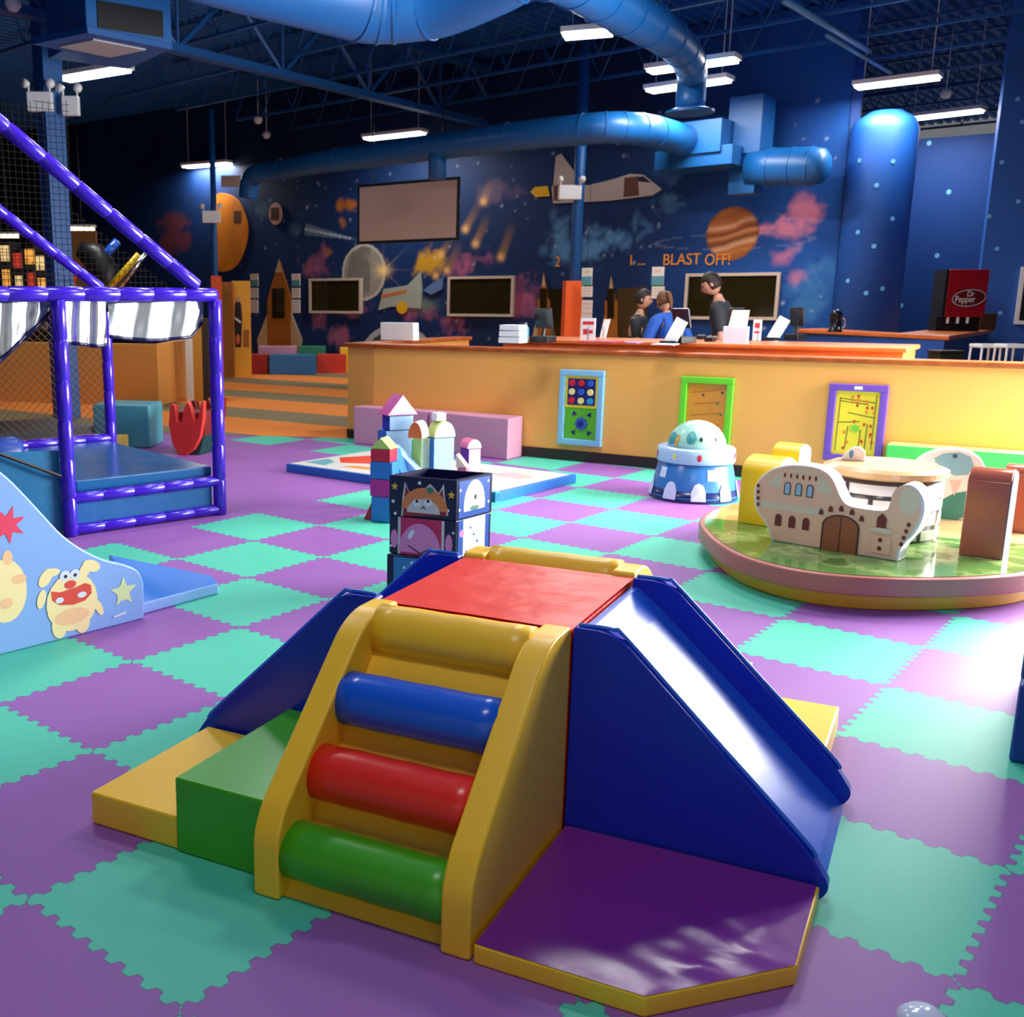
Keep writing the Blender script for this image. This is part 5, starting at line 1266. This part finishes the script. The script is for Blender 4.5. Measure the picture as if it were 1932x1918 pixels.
foam_pipe(up(P0, 0), up(P0, 1.5), parent=t, name='post'); foam_pipe(up(P1, 0), up(P1, 1.5), parent=t, name='post')
foam_pipe(up(Q1, 0), up(Q1, 1.5), parent=t, name='post', r=.044)
foam_pipe(up(QL+FD*.9+BD*1.1, 0), up(QL+FD*.9+BD*1.1, 1.5), parent=t, name='post', r=.05)
foam_pipe(up(PL, 1.53), up(P1, 1.53), parent=t, name='top_rail', r=.046); foam_pipe(up(P1, 1.53), up(Q1, 1.53), parent=t, name='top_rail', r=.04)
foam_pipe(up(QL, 1.53), up(Q1, 1.53), parent=t, name='top_rail', r=.04)
foam_pipe(up(P0, .245), up(P1, .245), parent=t, name='lower_rail', r=.036); foam_pipe(up(P0, .04), up(P1, .04), parent=t, name='lower_rail', r=.036)
foam_pipe(up(QL, .36), up(Q1, .36), parent=t, name='lower_rail', r=.04)
F_front = Fr(P0, FD); F_back = Fr(Q1, FD)
a = F_front.px(-60, 182); b = F_front.px(372, 540); foam_pipe(F_front.w(*a), F_front.w(*b), parent=t, name='diagonal_pipe', r=.046)
a = F_back.px(-40, 368); b = F_back.px(192, 545); foam_pipe(F_back.w(*a), F_back.w(*b), parent=t, name='diagonal_pipe', r=.044)
# pad, kick panels
PADT = M('pad_blue', (22, 92, 150), .22, .6)
MB().prism([(q[0], q[1]) for q in (P0+FD*.07+BD*.05, P1-FD*.03+BD*.05, Q1-FD*.05-BD*.05, P0+BD*1.7+FD*.02)], .27, .345).build('deck_pad', PADT, t, bevel=.012)
MB().ext(F_front, rect(.05, .05, 1.06, .25), -.04, -.02).build('kick_panel', M('kick_blue', (24, 100, 165), .4, bump=.3, bscale=5), t)
# teal side sheet and black strap towards the toddler slide
SF = Fr(P0, P3(-.93, -.36)*-1)
MB().add([up(P0, .56)+P3(-.05, 0), up(P0, .03)+P3(-.05, 0), up(P0-FD*1.5+BD*.1, .03), up(P0-FD*1.5+BD*.1, .62), up(P0-FD*.7, .60)], [(0, 1, 2, 3, 4)]).build('side_sheet', M('sheet_teal', (24, 104, 150), .35, bump=.4, bscale=4), t)
MB().tube([up(P0, .40)+P3(-.03, -.05), up(P0-FD*.7, .72)+P3(0, -.05)], .012, 6).build('black_strap', BLACK, t)
rc = P0+BD*.5-FD*.28
MB().tube([up(rc, .5)-FD*.35, up(rc, .5)+FD*.12, up(rc, .5)+FD*.16], [.11, .11, .09], 20).build('bolster', M('bolster_blue', (16, 60, 150), .4), t, smooth=True)
MB().prism([(q[0], q[1]) for q in (Q1-FD*.1+BD*.1, Q1-FD*2.9+BD*.1, Q1-FD*2.9+BD*1.0, Q1-FD*.1+BD*.9)], .40, .46).build('rear_pad', M('rear_pad_dark', (24, 34, 44), .4), t)
# nets
NETM = M('net_cord', (34, 28, 24), .7)
def net(fr, poly, pitch, r, rot=0):
    """square mesh clipped to a polygon (u,v)"""
    m = MB(); P = np.array(poly); c = P.mean(0)
    for d in (rot, rot+PI/2):
        di = np.array([math.cos(d), math.sin(d)]); no = np.array([-di[1], di[0]]); pr = (P-c)@no
        k = math.ceil(pr.min()/pitch)
        while k*pitch < pr.max():
            o_ = c+no*k*pitch; ts = []
            for i in range(len(P)):
                A_, B_ = P[i], P[(i+1) % len(P)]; e = B_-A_; den = di[0]*e[1]-di[1]*e[0]
                if abs(den) < 1e-9: continue
                w_ = A_-o_; s_ = (w_[0]*di[1]-w_[1]*di[0])/den; s2 = (w_[0]*e[1]-w_[1]*e[0])/den
                if 0 <= s_ <= 1: ts.append(s2)
            if len(ts) >= 2:
                a_, b_ = o_+di*min(ts), o_+di*max(ts); m.tube([fr.w(*a_), fr.w(*b_)], r, 3, False)
            k += 1
    return m
xL = float((QL-Q1)@FD)
net(F_back, [(xL, .40), (-.05, .40), (-.05, 1.5), (xL, 1.5)], .045, .0028, PI/4).build('lower_net', M('net_tan', (90, 62, 30), .7), t)
bu = F_back.px(-40, 368); e_ = F_back.px(192, 545)
net(F_back, [(xL, 1.55), (e_[0]+.02, 1.55), (xL, 2.75)], .05, .003).build('upper_net', NETM, t)
au = F_front.px(-60, 182); ae = F_front.px(372, 540)
def fpx(x, y): return F_back.px(x, y)
net(F_back.shift(-1.2), [F_back.shift(-1.2).px(*p) for p in ((-30, 548), (330, 548), (130, 390), (130, 190), (-30, 190))], .055, .003).build('far_net', NETM, t)
# silver flaps hanging from the top rail
SILV = M('silver_foil', (215, 220, 220), .3, metal=.8)
def flap(u0, u1, top0, top1, bot, name='silver_flap', n=40):
    V = []; F = []; rws = 8; from_ = random.Random(int(u0*100)+3)
    for j in range(rws+1):
        for i in range(n+1):
            s = i/n; u = u0+(u1-u0)*s; zt_ = top0+(top1-top0)*s; zb = bot(s); v = zt_+(zb-zt_)*j/rws
            w = .012*math.sin(s*17+j*.1)+.005*math.sin(s*33+j*.4)+.005*math.sin(j*.8+s*5)
            V.append(F_front.w(u, v, -.05+w))
    F = [(j*(n+1)+i, j*(n+1)+i+1, (j+1)*(n+1)+i+1, (j+1)*(n+1)+i) for j in range(rws) for i in range(n)]
    o = mk(name, V, F, SILV, t, smooth=True)
    hem = [V[rws*(n+1)+i] for i in range(n+1)]; MB().tube(hem, .012, 8).build('hem', M('hem_navy', (24, 20, 70), .3), o, smooth=True)
w1 = F_front.px(208, 600)[0]
flap(.02, w1, 1.49, 1.49, lambda s: F_front.px(120, 652)[1]+.01*math.sin(s*6))
flap(w1+.01, F_front.px(392, 600)[0], 1.47, 1.49, lambda s: 1.265-.03*math.sin(s*PI)+.08*max(0, s-.85)/.15)
flap(F_front.px(-30, 600)[0], -.03, 1.47, 1.49, lambda s: 1.06+.36*s)
MB().ext(F_front, [(F_front.px(-30, 600)[0], 1.02), (-.03, 1.38), (-.03, 1.44), (F_front.px(-30, 600)[0], 1.10)], -.13, -.1).build('flap_border', M('hem_navy', (24, 20, 70), .3), t)
MB().ext(F_front, rect(-.75, 1.42, 1.0, 1.49), -.1, -.075).build('valance', M('valance_navy', (20, 40, 110), .35, bump=.3), t)

# teal block, yellow block and red zig-zag block beyond the frame
a, b = G(205, 842), G(284, 846); o = MB().prism([(a[0]-.15, a[1]), (b[0], b[1]), (b[0]+.05, b[1]+.5), (a[0]-.1, a[1]+.5)], 0, .44).build('foam_block', TEALF, bevel=.02); tag(o, 'teal foam block beyond the violet frame, by the low orange wall', 'foam block')
a = G(234, 846); o = MB().abox(a[0]-.055, a[0]+.055, a[1]-.1, a[1]-.01, 0, .15).build('foam_block', M('pale_yellow_foam', (235, 205, 90), .5), bevel=.01); tag(o, 'little pale yellow foam block before the teal one', 'foam block')
zf = Fr(G(350, 859), P3(.93, -.36)); t = thing('zigzag_seat', 'red foam seat with a zig-zag toothed rim and dark green base', 'foam seat', zf.O)
outl = [(318, 800), (320, 770), (322, 762), (330, 765), (334, 795), (341, 797), (348, 768), (354, 757), (360, 770), (366, 793), (373, 790), (380, 757), (384, 757), (383, 790), (377, 825), (365, 848), (350, 859), (337, 858), (325, 838)]
pz = [zf.px(x, y) for x, y in outl]; pz = [(u, max(v, 0)) for u, v in pz]
MB().ext(zf, pz, -.06, 0).build('front_panel', M('zig_red', (225, 62, 52), .4), t, bevel=.006)
MB().ext(zf, pz, -.48, -.40).build('rear_panel', M('zig_dark_red', (120, 28, 24), .5), t, bevel=.006)
u0 = min(p[0] for p in pz); u1 = max(p[0] for p in pz)
MB().ext(zf, [(u0+.03, .20), (u1-.03, .20), (u1-.01, .42), (u0, .42)], -.40, -.06).build('seat_block', MATS['zig_dark_red'], t, bevel=.006)
MB().ext(zf, [(u0+.10, .0), (u1-.10, .0), (u1-.03, .20), (u0+.03, .20)], -.40, -.06).build('base_block', M('zig_green', (14, 70, 66), .5), t, bevel=.006)

# ================================================================== TODDLER SLIDE, bottom left
sA, sB = G(0, 1236), G(272, 1167); SD = (sB-sA)/np.linalg.norm(sB-sA); SFr = Fr(sA, SD)
t = thing('toddler_slide', 'pale blue sided toddler slide printed with a laughing creature', 'slide', sA)
op = [SFr.px(x, y) for x, y in ((0, 888), (40, 925), (80, 968), (120, 1010), (160, 1038), (200, 1056), (240, 1066), (262, 1078), (272, 1100))]
prof = spline([(-.45, 1.12), (-.2, 1.03)]+op, 4); prof = [tuple(p) for p in prof]+[(.728, 0), (-.9, 0), (-.9, 1.12)]
SIDE = M('slide_sky', (140, 180, 240), .35)
for n0, n1 in ((-.05, 0), (-.60, -.55)): MB().ext(SFr, prof, n0, n1).build('side_panel', SIDE, t, bevel=.01, seg=3)
bedp = [(-.9, 0), (.70, 0), (.70, .03), (.45, .10), (.25, .26), (-.1, .68), (-.3, .86), (-.9, .86)]
MB().ext(SFr, bedp, -.55, -.05).build('slide_bed', M('slide_bed_blue', (30, 110, 215), .3), t)
CRm = M('creature_yellow', (252, 232, 170), .5); TG = M('creature_red', (225, 75, 60), .5); PCH = M('creature_peach', (250, 200, 150), .5)
def sp(pts): return [SFr.px(x, y) for x, y in pts]
def se(x, y, rx, ry, rot=0, n=18): u, v = SFr.px(x, y); k = .00290; return ell(u, v, rx*k, ry*k*.93, n, rot=rot)
mouth = sp([(96, 1115), (112, 1117), (140, 1108), (160, 1099), (171, 1103), (172, 1118), (160, 1132), (138, 1140), (112, 1141), (98, 1132)])
decal('printed_creature', t, SFr, [
    (se(10, 1115, 34, 52), CRm), (se(14, 1052, 8, 12), PCH), (se(36, 1092, 12, 8), PCH), (se(12, 1138, 10, 9), PCH),
    (star(*SFr.px(14, 990), .085, 7, .45, .3), M('star_rose', (232, 62, 96), .5)),
    (se(232, 1117, 12, 15), M('pale_print_green', (214, 230, 170), .5)), (star(*SFr.px(233, 1116), .075, 5, .42), MATS['pale_print_green']),
    (se(86, 1090, 16, 10, .9), CRm), (se(97, 1080, 14, 7), CRm), (se(172, 1067, 16, 10, -.4), CRm), (se(160, 1075, 9, 14, -.6), CRm),
    (se(78, 1130, 7, 16, -.3), CRm), (se(186, 1145, 6, 16, .4), CRm),
    (se(136, 1135, 44, 50), CRm), (se(112, 1180, 13, 22), CRm), (se(155, 1172, 13, 20), CRm), (se(135, 1162, 30, 14), PCH),
    (se(122, 1086, 9, 9), STW), (se(141, 1083, 9, 9), STW), (se(123, 1087, 3, 3), MONS[7]), (se(141, 1084, 3, 3), MONS[7]),
    (mouth, TG), (se(132, 1102, 10, 7), TG), (se(112, 1132, 7, 5), STW), (se(154, 1121, 8, 5), STW), (sp([(213, 1162), (236, 1152), (238, 1156), (214, 1165)]), STW)], .001)
# landing mat
ma, mb_, mc, md = G(278, 1148), G(412, 1120), G(400, 1088, .05), G(205, 1048, .05)
o = MB().prism([(q[0], q[1]) for q in (sB+SFr.N*-.06+SD*.02, mb_, mc, md)], 0, .058).build('landing_mat', [M('mat_bright_blue', (40, 125, 220), .3, bump=.15, bscale=5), M('mat_edge_sky', (150, 190, 250), .35)], bevel=.008)
for i, p in enumerate(o.data.polygons): p.material_index = 0 if i < 2 else 1
tag(o, 'flat blue landing mat with a pale blue edge at the foot of the toddler slide', 'mat')

# ================================================================== DOME TOY
dc = (2.705, 7.69); t = thing('dome_toy', 'round tiered foam toy printed as a planet dome on a castle base', 'foam toy', (dc[0], dc[1], 0))
DB = M('dome_blue', (60, 120, 190), .25); 
MB().lathe(dc, [(.325, 0), (.325, .03), (.272, .27), (.262, .28)], 40).build('base_tier', DB, t, smooth=True)
MB().lathe(dc, [(.3275, .0), (.3285, .01), (.3145, .085), (.312, .085)], 40).build('navy_band', M('band_navy', (22, 40, 95), .25), t, smooth=True)
MB().lathe(dc, [(.25, .28), (.285, .285), (.29, .30), (.285, .385), (.275, .395)], 40).build('ring_tier', M('ring_sky', (170, 200, 235), .25), t, smooth=True)
MB().lathe(dc, [(.215*math.cos(a), .395+.20*math.sin(a)) for a in [PI/2*k/10 for k in range(10)]]+[(.004, .595)], 36).build('dome', M('dome_mint', (165, 215, 200), .25), t, smooth=True)
def curved(name, r0f, fr_pts, m, off=.003):
    """print patch wrapped round the toy: (angle from the viewer in rad, z) polygon"""
    V = []; 
    va = math.atan2(-dc[1], -dc[0])
    for th, z in fr_pts: r = r0f(z)+off; V.append((dc[0]+r*math.cos(va+th), dc[1]+r*math.sin(va+th), z))
    c = np.mean(V, 0); V.append(tuple(c)); n = len(V)-1
    # push the fan centre out onto the surface
    r = r0f(c[2])+off+.002; d = np.array([c[0]-dc[0], c[1]-dc[1]]); d = d/np.linalg.norm(d)*r; V[-1] = (dc[0]+d[0], dc[1]+d[1], c[2])
    mk(name, V, [(i, (i+1) % n, n) for i in range(n)], m, t)
rb = lambda z: .325-(z-.03)*.053/.24
for th in (-1.35, -.55, .12, .8, 1.5): curved('arch_print', lambda z: rb(z)+.004, [(th+x, .02+y) for x, y in ((-.16, 0), (.16, 0), (.16, .07), (.1, .12), (0, .135), (-.1, .12), (-.16, .07))], M('print_pale', (215, 225, 250), .4))
for th in (-.9, .45): curved('window_print', rb, [(th+x, .17+y) for x, y in ((-.12, 0), (.12, 0), (.12, .08), (-.12, .08))], M('print_pale', (215, 225, 250), .4))
for k, th in enumerate((-1.3, -.55, .1, .75, 1.3)): curved('lamp_print', lambda z: .288, [(th+.06*math.cos(a), .34+.028*math.sin(a)) for a in [2*PI*i/8 for i in range(8)]], [M('lamp_red', (205, 30, 70), .4), M('lamp_yellow', (235, 220, 130), .4)][k % 2])
rd = lambda z: .215*math.sqrt(max(0, 1-((z-.395)/.2)**2))
for th, z0_, w_, m_ in ((-1.1, .42, .32, M('continent_teal', (60, 150, 155), .4)), (-.2, .44, .2, M('continent_teal', (60, 150, 155), .4)), (-.75, .41, .1, M('continent_tan', (200, 160, 80), .4))):
    curved('land_print', rd, [(th+w_*math.cos(a), z0_+.04+.05*math.sin(a)) for a in [2*PI*i/8 for i in range(8)]], m_)
for th in (.15, .75): curved('eye_print', rd, [(th+.06*math.cos(a), .47+.018*math.sin(a)) for a in [2*PI*i/8 for i in range(8)]], BLACK, .006)

# ================================================================== PLAY ISLAND (right)
ZI = .18
ring = spline([(2.07, 5.6), (2.07, 5.17), (2.2, 4.88), (2.44, 4.72), (2.82, 4.67), (3.33, 4.77), (3.78, 5.08), (4.08, 5.52), (4.12, 5.95), (3.85, 6.35), (3.4, 6.6), (2.9, 6.68), (2.47, 6.45), (2.18, 6.05)], 6, True)
rc_ = np.mean(ring, 0); ring_in = [rc_+(p-rc_)*.965 for p in ring]; ring_b = [rc_+(p-rc_)*.925 for p in ring]
def island_top_mat():
    m = bpy.data.materials.new('island_print'); m.use_nodes = True; nt = m.node_tree; N = nt.nodes; L = nt.links
    b = N['Principled BSDF']; b.inputs['Roughness'].default_value = .08; b.inputs['Specular IOR Level'].default_value = .6
    ge = N.new('ShaderNodeNewGeometry'); no = N.new('ShaderNodeTexNoise'); no.inputs['Scale'].default_value = 4.2; no.inputs['Detail'].default_value = 4
    L.new(ge.outputs['Position'], no.inputs['Vector']); r = N.new('ShaderNodeValToRGB'); r.color_ramp.interpolation = 'EASE'
    e = r.color_ramp.elements; e[0].position = 0; e[0].color = lin((52, 92, 62)); e[1].position = .45; e[1].color = lin((96, 140, 70))
    x = e.new(.55); x.color = lin((150, 175, 105)); x = e.new(.62); x.color = lin((90, 130, 66))
    L.new(no.outputs['Fac'], r.inputs[0])
    # sandy far side
    sp_ = N.new('ShaderNodeSeparateXYZ'); L.new(ge.outputs['Position'], sp_.inputs[0]); ad = N.new('ShaderNodeMath'); ad.operation = 'MULTIPLY_ADD'
    L.new(sp_.outputs['X'], ad.inputs[0]); ad.inputs[1].default_value = .45; L.new(sp_.outputs['Y'], ad.inputs[2])
    gt = N.new('ShaderNodeMath'); gt.operation = 'GREATER_THAN'; L.new(ad.outputs[0], gt.inputs[0]); gt.inputs[1].default_value = 7.05
    mx = N.new('ShaderNodeMix'); mx.data_type = 'RGBA'; L.new(gt.outputs[0], mx.inputs[0]); L.new(r.outputs[0], mx.inputs[6]); mx.inputs[7].default_value = lin((225, 190, 130))
    L.new(mx.outputs[2], b.inputs['Base Color']); return m
t = thing('play_island', 'big oval foam island, dusty pink rim over a yellow base, printed lawn on top', 'play platform', (rc_[0], rc_[1], 0))
MB().prism([tuple(p) for p in ring_b], 0, .085).build('base_ring', M('island_yellow', (240, 180, 30), .4), t, bevel=.01)
MB().prism([tuple(p) for p in ring], .085, ZI).build('rim', M('island_pink', (186, 108, 98), .4), t, bevel=.012, seg=3)
MB().prism([tuple(p) for p in ring_in], ZI, ZI+.003).build('printed_top', island_top_mat(), t)
# castle cut-out
kA, kB = G(1465, 1022, ZI), G(1690, 1060, ZI); KF = Fr(kA, kB-kA); KF.O = np.array([kA[0], kA[1], ZI+.003])
def kp(pts): return [KF.px(x, y) for x, y in pts]
out = [(-.03, 0), (-.06, .07), (-.13, .16), (-.15, .26), (-.13, .33), (-.075, .39), (0, .425), (.09, .44), (.19, .432), (.26, .39), (.31, .30), (.345, .262), (.40, .25), (.54, .255), (.565, .30), (.575, .36), (.61, .40), (.66, .395), (.705, .34), (.715, .26), (.69, .17), (.65, .11), (.625, .06), (.62, 0)]
out = spline(out, 3)
t = thing('castle_cutout', 'pale foam castle cut-out with a brown double door on the island', 'foam castle', KF.O)
p = MB().ext(KF, out, -.13, 0).build('panel', M('castle_white', (240, 232, 228), .25), t, bevel=.008, seg=3)
cs = M('castle_stone', (236, 220, 186), .35); cpk = M('castle_pink', (255, 205, 168), .35); cdr = M('castle_dark_red', (120, 45, 40), .4); cdb = M('castle_door_brown', (165, 95, 58), .35); cbk = M('castle_brown', (60, 32, 20), .4); cgl = M('castle_glass', (170, 205, 225), .3)
inner = [tuple(np.array([.28, .2])+(np.array(q)-np.array([.28, .2]))*.965) for q in out]
sh = [(inner, cpk), (ell(.1, .29, .17, .125, 24, .1, PI-.1), cs), (rect(.0, .22, .19, .40), cpk), (ell(.645, .32, .05, .07, 18), cs), (rect(-.12, .18, .25, .215), cs)]
for k in range(7): sh.append((rect(-.1+.05*k, .205, -.08+.05*k, .225), cs))
for k in range(6): sh.append((ell(.015+.033*k, .375, .006, .014, 8), cdr))
for k in range(3):
    x = .03+.06*k+.005; sh += [(rect(x-.018, .27, x+.018, .32), cbk), (ell(x, .32, .018, .02, 12, 0, PI), cbk), (rect(x-.013, .275, x+.013, .32), cgl), (ell(x, .32, .013, .015, 12, 0, PI), cgl)]
    x = .0+.075*k; sh += [(rect(x-.018, .09, x+.018, .135), cdr), (ell(x, .135, .018, .022, 12, 0, PI), cdr)]
sh += [(rect(.235, .001, .425, .14), cbk), (ell(.33, .135, .095, .065, 20, 0, PI), cbk), (rect(.243, .001, .417, .14), cdb), (ell(.33, .135, .087, .058, 20, 0, PI), cdb), (rect(.3275, .001, .3325, .19), cbk)]
for x, z in ((.225, .20), (.272, .222), (.325, .232), (.38, .222), (.43, .195)): sh.append(([(x-.013, z-.012), (x+.013, z-.012), (x+.009, z+.012), (x, z+.02), (x-.009, z+.012)], cdr))
sh += [([(.505, .16), (.55, .16), (.55, .215), (.528, .24), (.505, .215)], cdr), (ell(.53, .15, .06, .014, 14), cs), (rect(.49, .03, .58, .12), cpk), (ell(.53, .10, .012, .012, 10), cdr), (ell(.53, .055, .012, .012, 10), cdr)]
for k in range(4): sh.append((ell(-.125+.003*k, .30-.035*k, .009, .011, 8), cdr)); sh.append((ell(.655-.008*k, .20-.035*k, .010, .012, 8), cdr))
decal('printed_castle', p, KF, sh, .001)
# round brick tower / table
tc = (3.085, 5.68); tr = .30; tz0, tz1 = ZI+.003, .545
t = thing('brick_tower', 'round foam tower with big pale bricks and a tan top, behind the castle cut-out', 'foam tower', (tc[0], tc[1], tz0))
def brick_mat():
    m = bpy.data.materials.new('brick_print'); m.use_nodes = True; nt = m.node_tree; N = nt.nodes; L = nt.links; b = N['Principled BSDF']; b.inputs['Roughness'].default_value = .2
    uv = N.new('ShaderNodeUVMap'); uv.uv_map = 'wrap'; br = N.new('ShaderNodeTexBrick'); br.inputs['Color1'].default_value = lin((240, 232, 228)); br.inputs['Color2'].default_value = lin((222, 208, 200)); br.inputs['Mortar'].default_value = lin((70, 62, 60))
    br.inputs['Scale'].default_value = 1; br.inputs['Mortar Size'].default_value = .015; br.inputs['Mortar Smooth'].default_value = .3; br.inputs['Brick Width'].default_value = .27; br.inputs['Row Height'].default_value = .082; br.inputs['Bias'].default_value = 0
    L.new(uv.outputs[0], br.inputs['Vector']); L.new(br.outputs['Color'], b.inputs['Base Color']); return m
o = MB().lathe(tc, [(tr, tz0), (tr, tz1-.02)], 48).build('brick_body', brick_mat(), t, smooth=True)
uvl = o.data.uv_layers.new(name='wrap')
for pl_ in o.data.polygons:
    if len(pl_.vertices) > 4: pl_.use_smooth = False
    cs_ = [math.atan2(*(np.array(o.data.vertices[v].co[:2])[::-1])) for v in pl_.vertices]
    for li, a_ in zip(pl_.loop_indices, cs_):
        if max(cs_)-min(cs_) > PI and a_ < 0: a_ += 2*PI
        uvl.data[li].uv = (a_*tr, o.data.vertices[o.data.loops[li].vertex_index].co[2])
MB().lathe(tc, [(tr+.005, tz1-.02), (tr+.02, tz1-.01), (tr+.02, tz1+.02), (tr-.02, tz1+.035)], 48).build('tan_top', M('tower_tan', (222, 170, 120), .25), t, smooth=False)
# yellow arches (thick half rings with printed ends)
def arch_block(xl, xr, ytop, ybot, w, lb, mat, end, ang, inner=.0, z=ZI+.003):
    q = G(xl, ybot, z); U = P3(math.cos(ang), math.sin(ang)); f = Fr(q, U); u1, v1 = f.px(xr, ytop); v1 = f.px((xl+xr)/2, ytop)[1]
    # profile lies across: the barrel runs along U, profile in the depth direction
    Nn = -f.N; prof = [(0, 0)]+[(w/2-w/2*math.cos(a), v1-w*.28+w*.28*math.sin(a)) for a in [PI*k/10 for k in range(11)]]+[(w, 0)]
    g = Fr(q, Nn); t = thing('arch_block', lb, 'foam arch', q)
    V = [q+Nn*a_+P3(0, 0, b_) for a_, b_ in prof]+[q+U*u1+Nn*a_+P3(0, 0, b_) for a_, b_ in prof]; n = len(prof)
    F = [tuple(range(n))[::-1], tuple(range(n, 2*n))]+[(i, (i+1) % n, (i+1) % n+n, i+n) for i in range(n)]
    o = mk('arch_body', V, F, mat, t, bevel=.006); bm = bmesh.new(); bm.from_mesh(o.data); bmesh.ops.recalc_face_normals(bm, faces=bm.faces); bm.to_mesh(o.data); bm.free()
    pr2 = [(w/2+(a_-w/2)*.97, b_*.98+.002) for a_, b_ in prof]
    e = MB(); c2 = q+U*(u1+.002)
    e.add([c2+Nn*a_+P3(0, 0, b_) for a_, b_ in pr2]+[c2+U*.004+Nn*a_+P3(0, 0, b_) for a_, b_ in pr2], F); o = e.build('end_print', end, t)
    bm = bmesh.new(); bm.from_mesh(o.data); bmesh.ops.recalc_face_normals(bm, faces=bm.faces); bm.to_mesh(o.data); bm.free()
    return t
AE = M('arch_end_white', (238, 232, 236), .2)
arch_block(1391, 1468, 864, 985, .30, 'yellow foam arch at the left end of the island', YEL2, AE, -.78)
arch_block(1447, 1508, 838, 956, .2, 'second yellow foam arch further back on the island', YEL2, AE, -.78)
BRK = M('brick_brown_vinyl', (158, 82, 60), .16, .6)
arch_block(1808, 1912, 888, 1046, .26, 'glossy red brown foam arch at the right of the island', BRK, AE, -.68)
arch_block(1880, 1965, 880, 1000, .2, 'second red brown foam arch behind the first', BRK, AE, -.68)
# teal creature cut-out and small white card
tq = G(1745, 985, ZI); TF = Fr((tq[0]+.1, tq[1]+.12, ZI+.003), P3(math.cos(-.5), math.sin(-.5)))
def tp(pts): return [TF.px(x, y) for x, y in pts]
op = [(1772, 986), (1765, 945), (1742, 905), (1722, 880), (1745, 858), (1780, 848), (1815, 849), (1845, 862), (1860, 885), (1868, 930), (1850, 975), (1820, 985)]
pp = tp(op); pp = [(u, max(v, 0)) for u, v in pp]; pp = [tuple(q) for q in spline(pp, 4, True)]; pp = [(u, max(v, 0)) for u, v in pp]
t = thing('creature_cutout', 'white edged foam cut-out of a pale blue and teal creature on the island', 'foam cutout', TF.O)
p = MB().ext(TF, pp, -.1, 0).build('panel', M('castle_white', (240, 232, 228), .25), t, bevel=.008)
decal('printed_creature', p, TF, [(tp([(1775, 978), (1772, 945), (1800, 930), (1830, 925), (1845, 945), (1838, 968), (1800, 982)]), M('cut_teal', (50, 135, 125), .3)), (tp([(1758, 866), (1780, 855), (1810, 853), (1832, 862), (1838, 880), (1825, 896), (1800, 897), (1782, 885)]), M('cut_sky', (125, 180, 200), .3)),
    (tp([(1740, 870), (1755, 858), (1765, 868), (1762, 885), (1750, 890)]), STW), (tp(ell(1763, 882, 8, 5)), M('cut_red', (195, 35, 60), .3)), (tp(ell(1802, 860, 5, 4)), M('cut_navy', (40, 80, 120), .3)), (tp([(1790, 905), (1815, 905), (1800, 935)]), M('cut_beige', (220, 195, 185), .3))], .001)
wq = P3(tc[0]-.12, tc[1]+.1, tz1+.036); WFc = Fr(wq, P3(math.cos(-.5), math.sin(-.5)))
t = thing('print_card', 'small rounded white block with a blue print on the brick tower', 'foam block', wq)
a = WFc.px(1585, 871)[0]; b = WFc.px(1632, 871)[0]; h = WFc.px(1608, 844)[1]-max(0, WFc.px(1608, 872)[1])
zb_ = 0; pts_ = [(a, 0), (b, 0), (b-.005, h*.7), ((a+b)/2+.03, h+.0), ((a+b)/2, h), (a+.02, h*.5)]
p = MB().ext(WFc, pts_, -.07, 0).build('block', M('castle_white', (240, 232, 228), .25), t, bevel=.004)
decal('blue_print', p, WFc, [(ell((a+b)/2-.01, h*.5, .012, h*.33, 12), M('print_teal', (90, 150, 175), .5))], .001)

# ================================================================== RIGHT EDGE: blue padded posts, and the glossy lid at the bottom
q = G(1902, 1437); q2 = G(1935, 1447)
for z0_, z1_, lb in ((0, hat_ := .27, 'blue padded block at the right frame edge, lower one'), (.285, 1.0, 'blue padded block stacked on the lower one at the right frame edge')):
    o = MB().prism([(q[0], q[1]), (q[0]+.75, q[1]-.39), (q[0]+1.25, q[1]+.3), (q[0]+.55, q[1]+.75)], z0_, z1_).build('padded_block', M('padded_navy', (18, 62, 150), .3), bevel=.012); tag(o, lb, 'foam block', 'blue padded blocks at the right edge')  # unseen part past the frame enlarged to shade the front floor
o = MB().prism([(q[0]+.02, q[1]-.0), (q[0]+.74, q[1]-.37), (q[0]+1.23, q[1]+.3), (q[0]+.55, q[1]+.72)], .27, .285).build('spacer_strip', M('cream_strip', (220, 200, 175), .5)); tag(o, 'thin cream strip between the two blue padded blocks', 'strip')
q = G(1722, 1945, 0); o = MB().lathe((q[0]+.02, q[1]), [(.05, 0), (.05, .03), (.035, .045), (.005, .05)], 24).build('plastic_cup', M('clear_lilac_plastic', (205, 215, 235), .12), smooth=True); tag(o, 'small shiny pale plastic cap at the bottom edge of the floor', 'toy')
